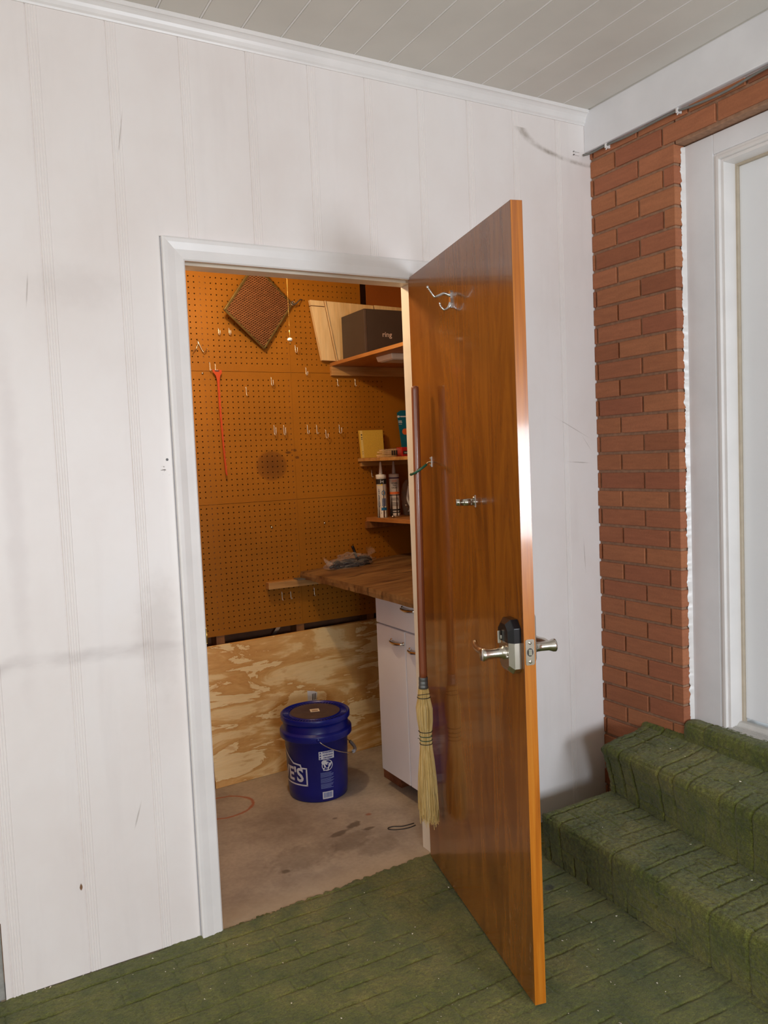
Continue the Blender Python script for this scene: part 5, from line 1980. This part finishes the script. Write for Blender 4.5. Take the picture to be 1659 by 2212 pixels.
for a, b in zip(sign, sign[1:] + sign[:1]):
    thick(a, b)
wrap_text(mb, "LOWE'S", 0.082, 0.0, 0.116, f, bold=0.0022, sx=0.94)
obj('sign_lettering', mb, M_print, bk, fix=False)
# warning block, pictogram, text lines and barcode
aW = CAZ + math.radians(17)
f = wrap(aW)
f2 = wrap(aW, eps=0.0014)
mb = MB()
wrap_poly(mb, [(-0.033, 0.187), (0.033, 0.187), (0.033, 0.222), (-0.033, 0.222)], f)
obj('warning_label', mb, M_print, bk, fix=False)
mb = MB()
for k, s in enumerate(('WARNING', 'ADVERTENCIA', 'AVERTISSEMENT')):
    wrap_text(mb, s, 0.0098 if k == 0 else 0.0078, 0.006, 0.2165 - k * 0.0115, f2, bold=0.0003, sx=1.0 if k == 0 else (0.84 if k == 1 else 0.72))
    z = 0.2125 - k * 0.0115
    wrap_poly(mb, [(-0.0305, z), (-0.0225, z), (-0.0265, z + 0.008)], f2)
obj('warning_lettering', mb, M_blue, bk, fix=False)
# child-in-bucket pictogram as plain shapes
mb = MB()
cc = [(0.002 + 0.0225 * math.cos(a), 0.160 + 0.0225 * math.sin(a)) for a in np.linspace(0, 2 * math.pi, 37)]
for a, b in zip(cc[:-1], cc[1:]):
    d = (Vector(b) - Vector(a)).normalized()
    nn = Vector((-d.y, d.x)) * 0.0016
    wrap_poly(mb, [tuple(Vector(a) - nn), tuple(Vector(b) - nn), tuple(Vector(b) + nn), tuple(Vector(a) + nn)], f)


def disc(cx, cy, rx, ry, rot=0.0):
    c_, s_ = math.cos(rot), math.sin(rot)
    wrap_poly(mb, [(cx + rx * math.cos(a) * c_ - ry * math.sin(a) * s_, cy + rx * math.cos(a) * s_ + ry * math.sin(a) * c_) for a in np.linspace(0, 2 * math.pi, 18, endpoint=False)], f)


disc(-0.012, 0.174, 0.011, 0.010)
disc(0.002, 0.168, 0.016, 0.007, -0.5)
disc(0.013, 0.160, 0.0045, 0.014, -0.6)
disc(-0.008, 0.155, 0.0035, 0.014, 0.4)
wrap_poly(mb, [(-0.016, 0.138), (0.006, 0.138), (0.010, 0.150), (-0.018, 0.150)], f)
obj('pictogram', mb, M_print, bk, fix=False)
mb = MB()
wrap_poly(mb, [(0.012, 0.1765), (0.0155, 0.1765), (-0.0105, 0.1425), (-0.014, 0.1425)], f2)
disc_pts = [(-0.004, 0.1445, 0.008, 0.003), (0.004, 0.161, 0.002, 0.010)]
for cx_, cy_, rx_, ry_ in disc_pts:
    wrap_poly(mb, [(cx_ + rx_ * math.cos(a), cy_ + ry_ * math.sin(a)) for a in np.linspace(0, 2 * math.pi, 14, endpoint=False)], f2)
obj('pictogram_detail', mb, M_blue, bk, fix=False)
mb = MB()
z = 0.128
k = 0
while z > 0.060:
    w_ = rnd.uniform(0.75, 1.0)
    wrap_poly(mb, [(-0.029, z), (-0.029 + 0.060 * w_, z), (-0.029 + 0.060 * w_, z + 0.0021), (-0.029, z + 0.0021)], f)
    z -= 0.0037 if k % 6 != 5 else 0.006
    k += 1
obj('text_lines', mb, M_blueprint, bk, fix=False)
mb = MB()
wrap_poly(mb, [(-0.023, 0.014), (0.025, 0.014), (0.025, 0.046), (-0.023, 0.046)], f)
obj('barcode_label', mb, M_print, bk, fix=False)
mb = MB()
u = -0.018
while u < 0.019:
    w_ = rnd.choice([0.0006, 0.0010, 0.0016])
    wrap_poly(mb, [(u, 0.0195), (u + w_, 0.0195), (u + w_, 0.042), (u, 0.042)], f2)
    u += w_ + rnd.choice([0.0007, 0.0011])
obj('barcode', mb, M_blueprint, bk, fix=False)
# wire bail hanging to the right with its pale grip
az0 = CAZ + math.radians(3)
pts = []
for i in range(33):
    t = i / 32
    th_ = math.pi * t
    a = az0 + th_
    Rr = 0.154 + 0.012 * math.sin(th_)
    pts.append(BC + Vector((Rr * math.cos(a), Rr * math.sin(a), 0.276 - 0.098 * math.sin(th_) ** 0.8 if 0 < t < 1 else 0.276)))
bail = obj('bail', MB().tube(pts, 0.0020, 8), M_steel, bk)
obj('grip', MB().tube(pts[12:21], 0.0075, 12), flat('clear_grey_grip', (150, 150, 160), 0.3), bail)
for a in (az0, az0 + math.pi):
    er = Vector((math.cos(a), math.sin(a), 0))
    obj('bail_ear', MB().lathe([(0.0085, 0.0), (0.0085, 0.003), (0.004, 0.0045), (0, 0.005)], BC + er * 0.1535 + Vector((0, 0, 0.278)), 16, er), M_blue, bail)

# ------------------------------------------------------------------ small things on the floor
mb = MB().tube(spline([(0.865, 0.262, -0.0022), (0.83, 0.258, -0.0022), (0.79, 0.268, -0.0022), (0.765, 0.285, -0.0022), (0.762, 0.300, -0.0022), (0.785, 0.302, -0.0022), (0.82, 0.283, -0.0022), (0.868, 0.280, -0.0022)], 8), 0.0017, 7)
tag(obj('wire_loop', mb, M_wire), 'bent loop of dark wire on the concrete near the door jamb', 'wire')
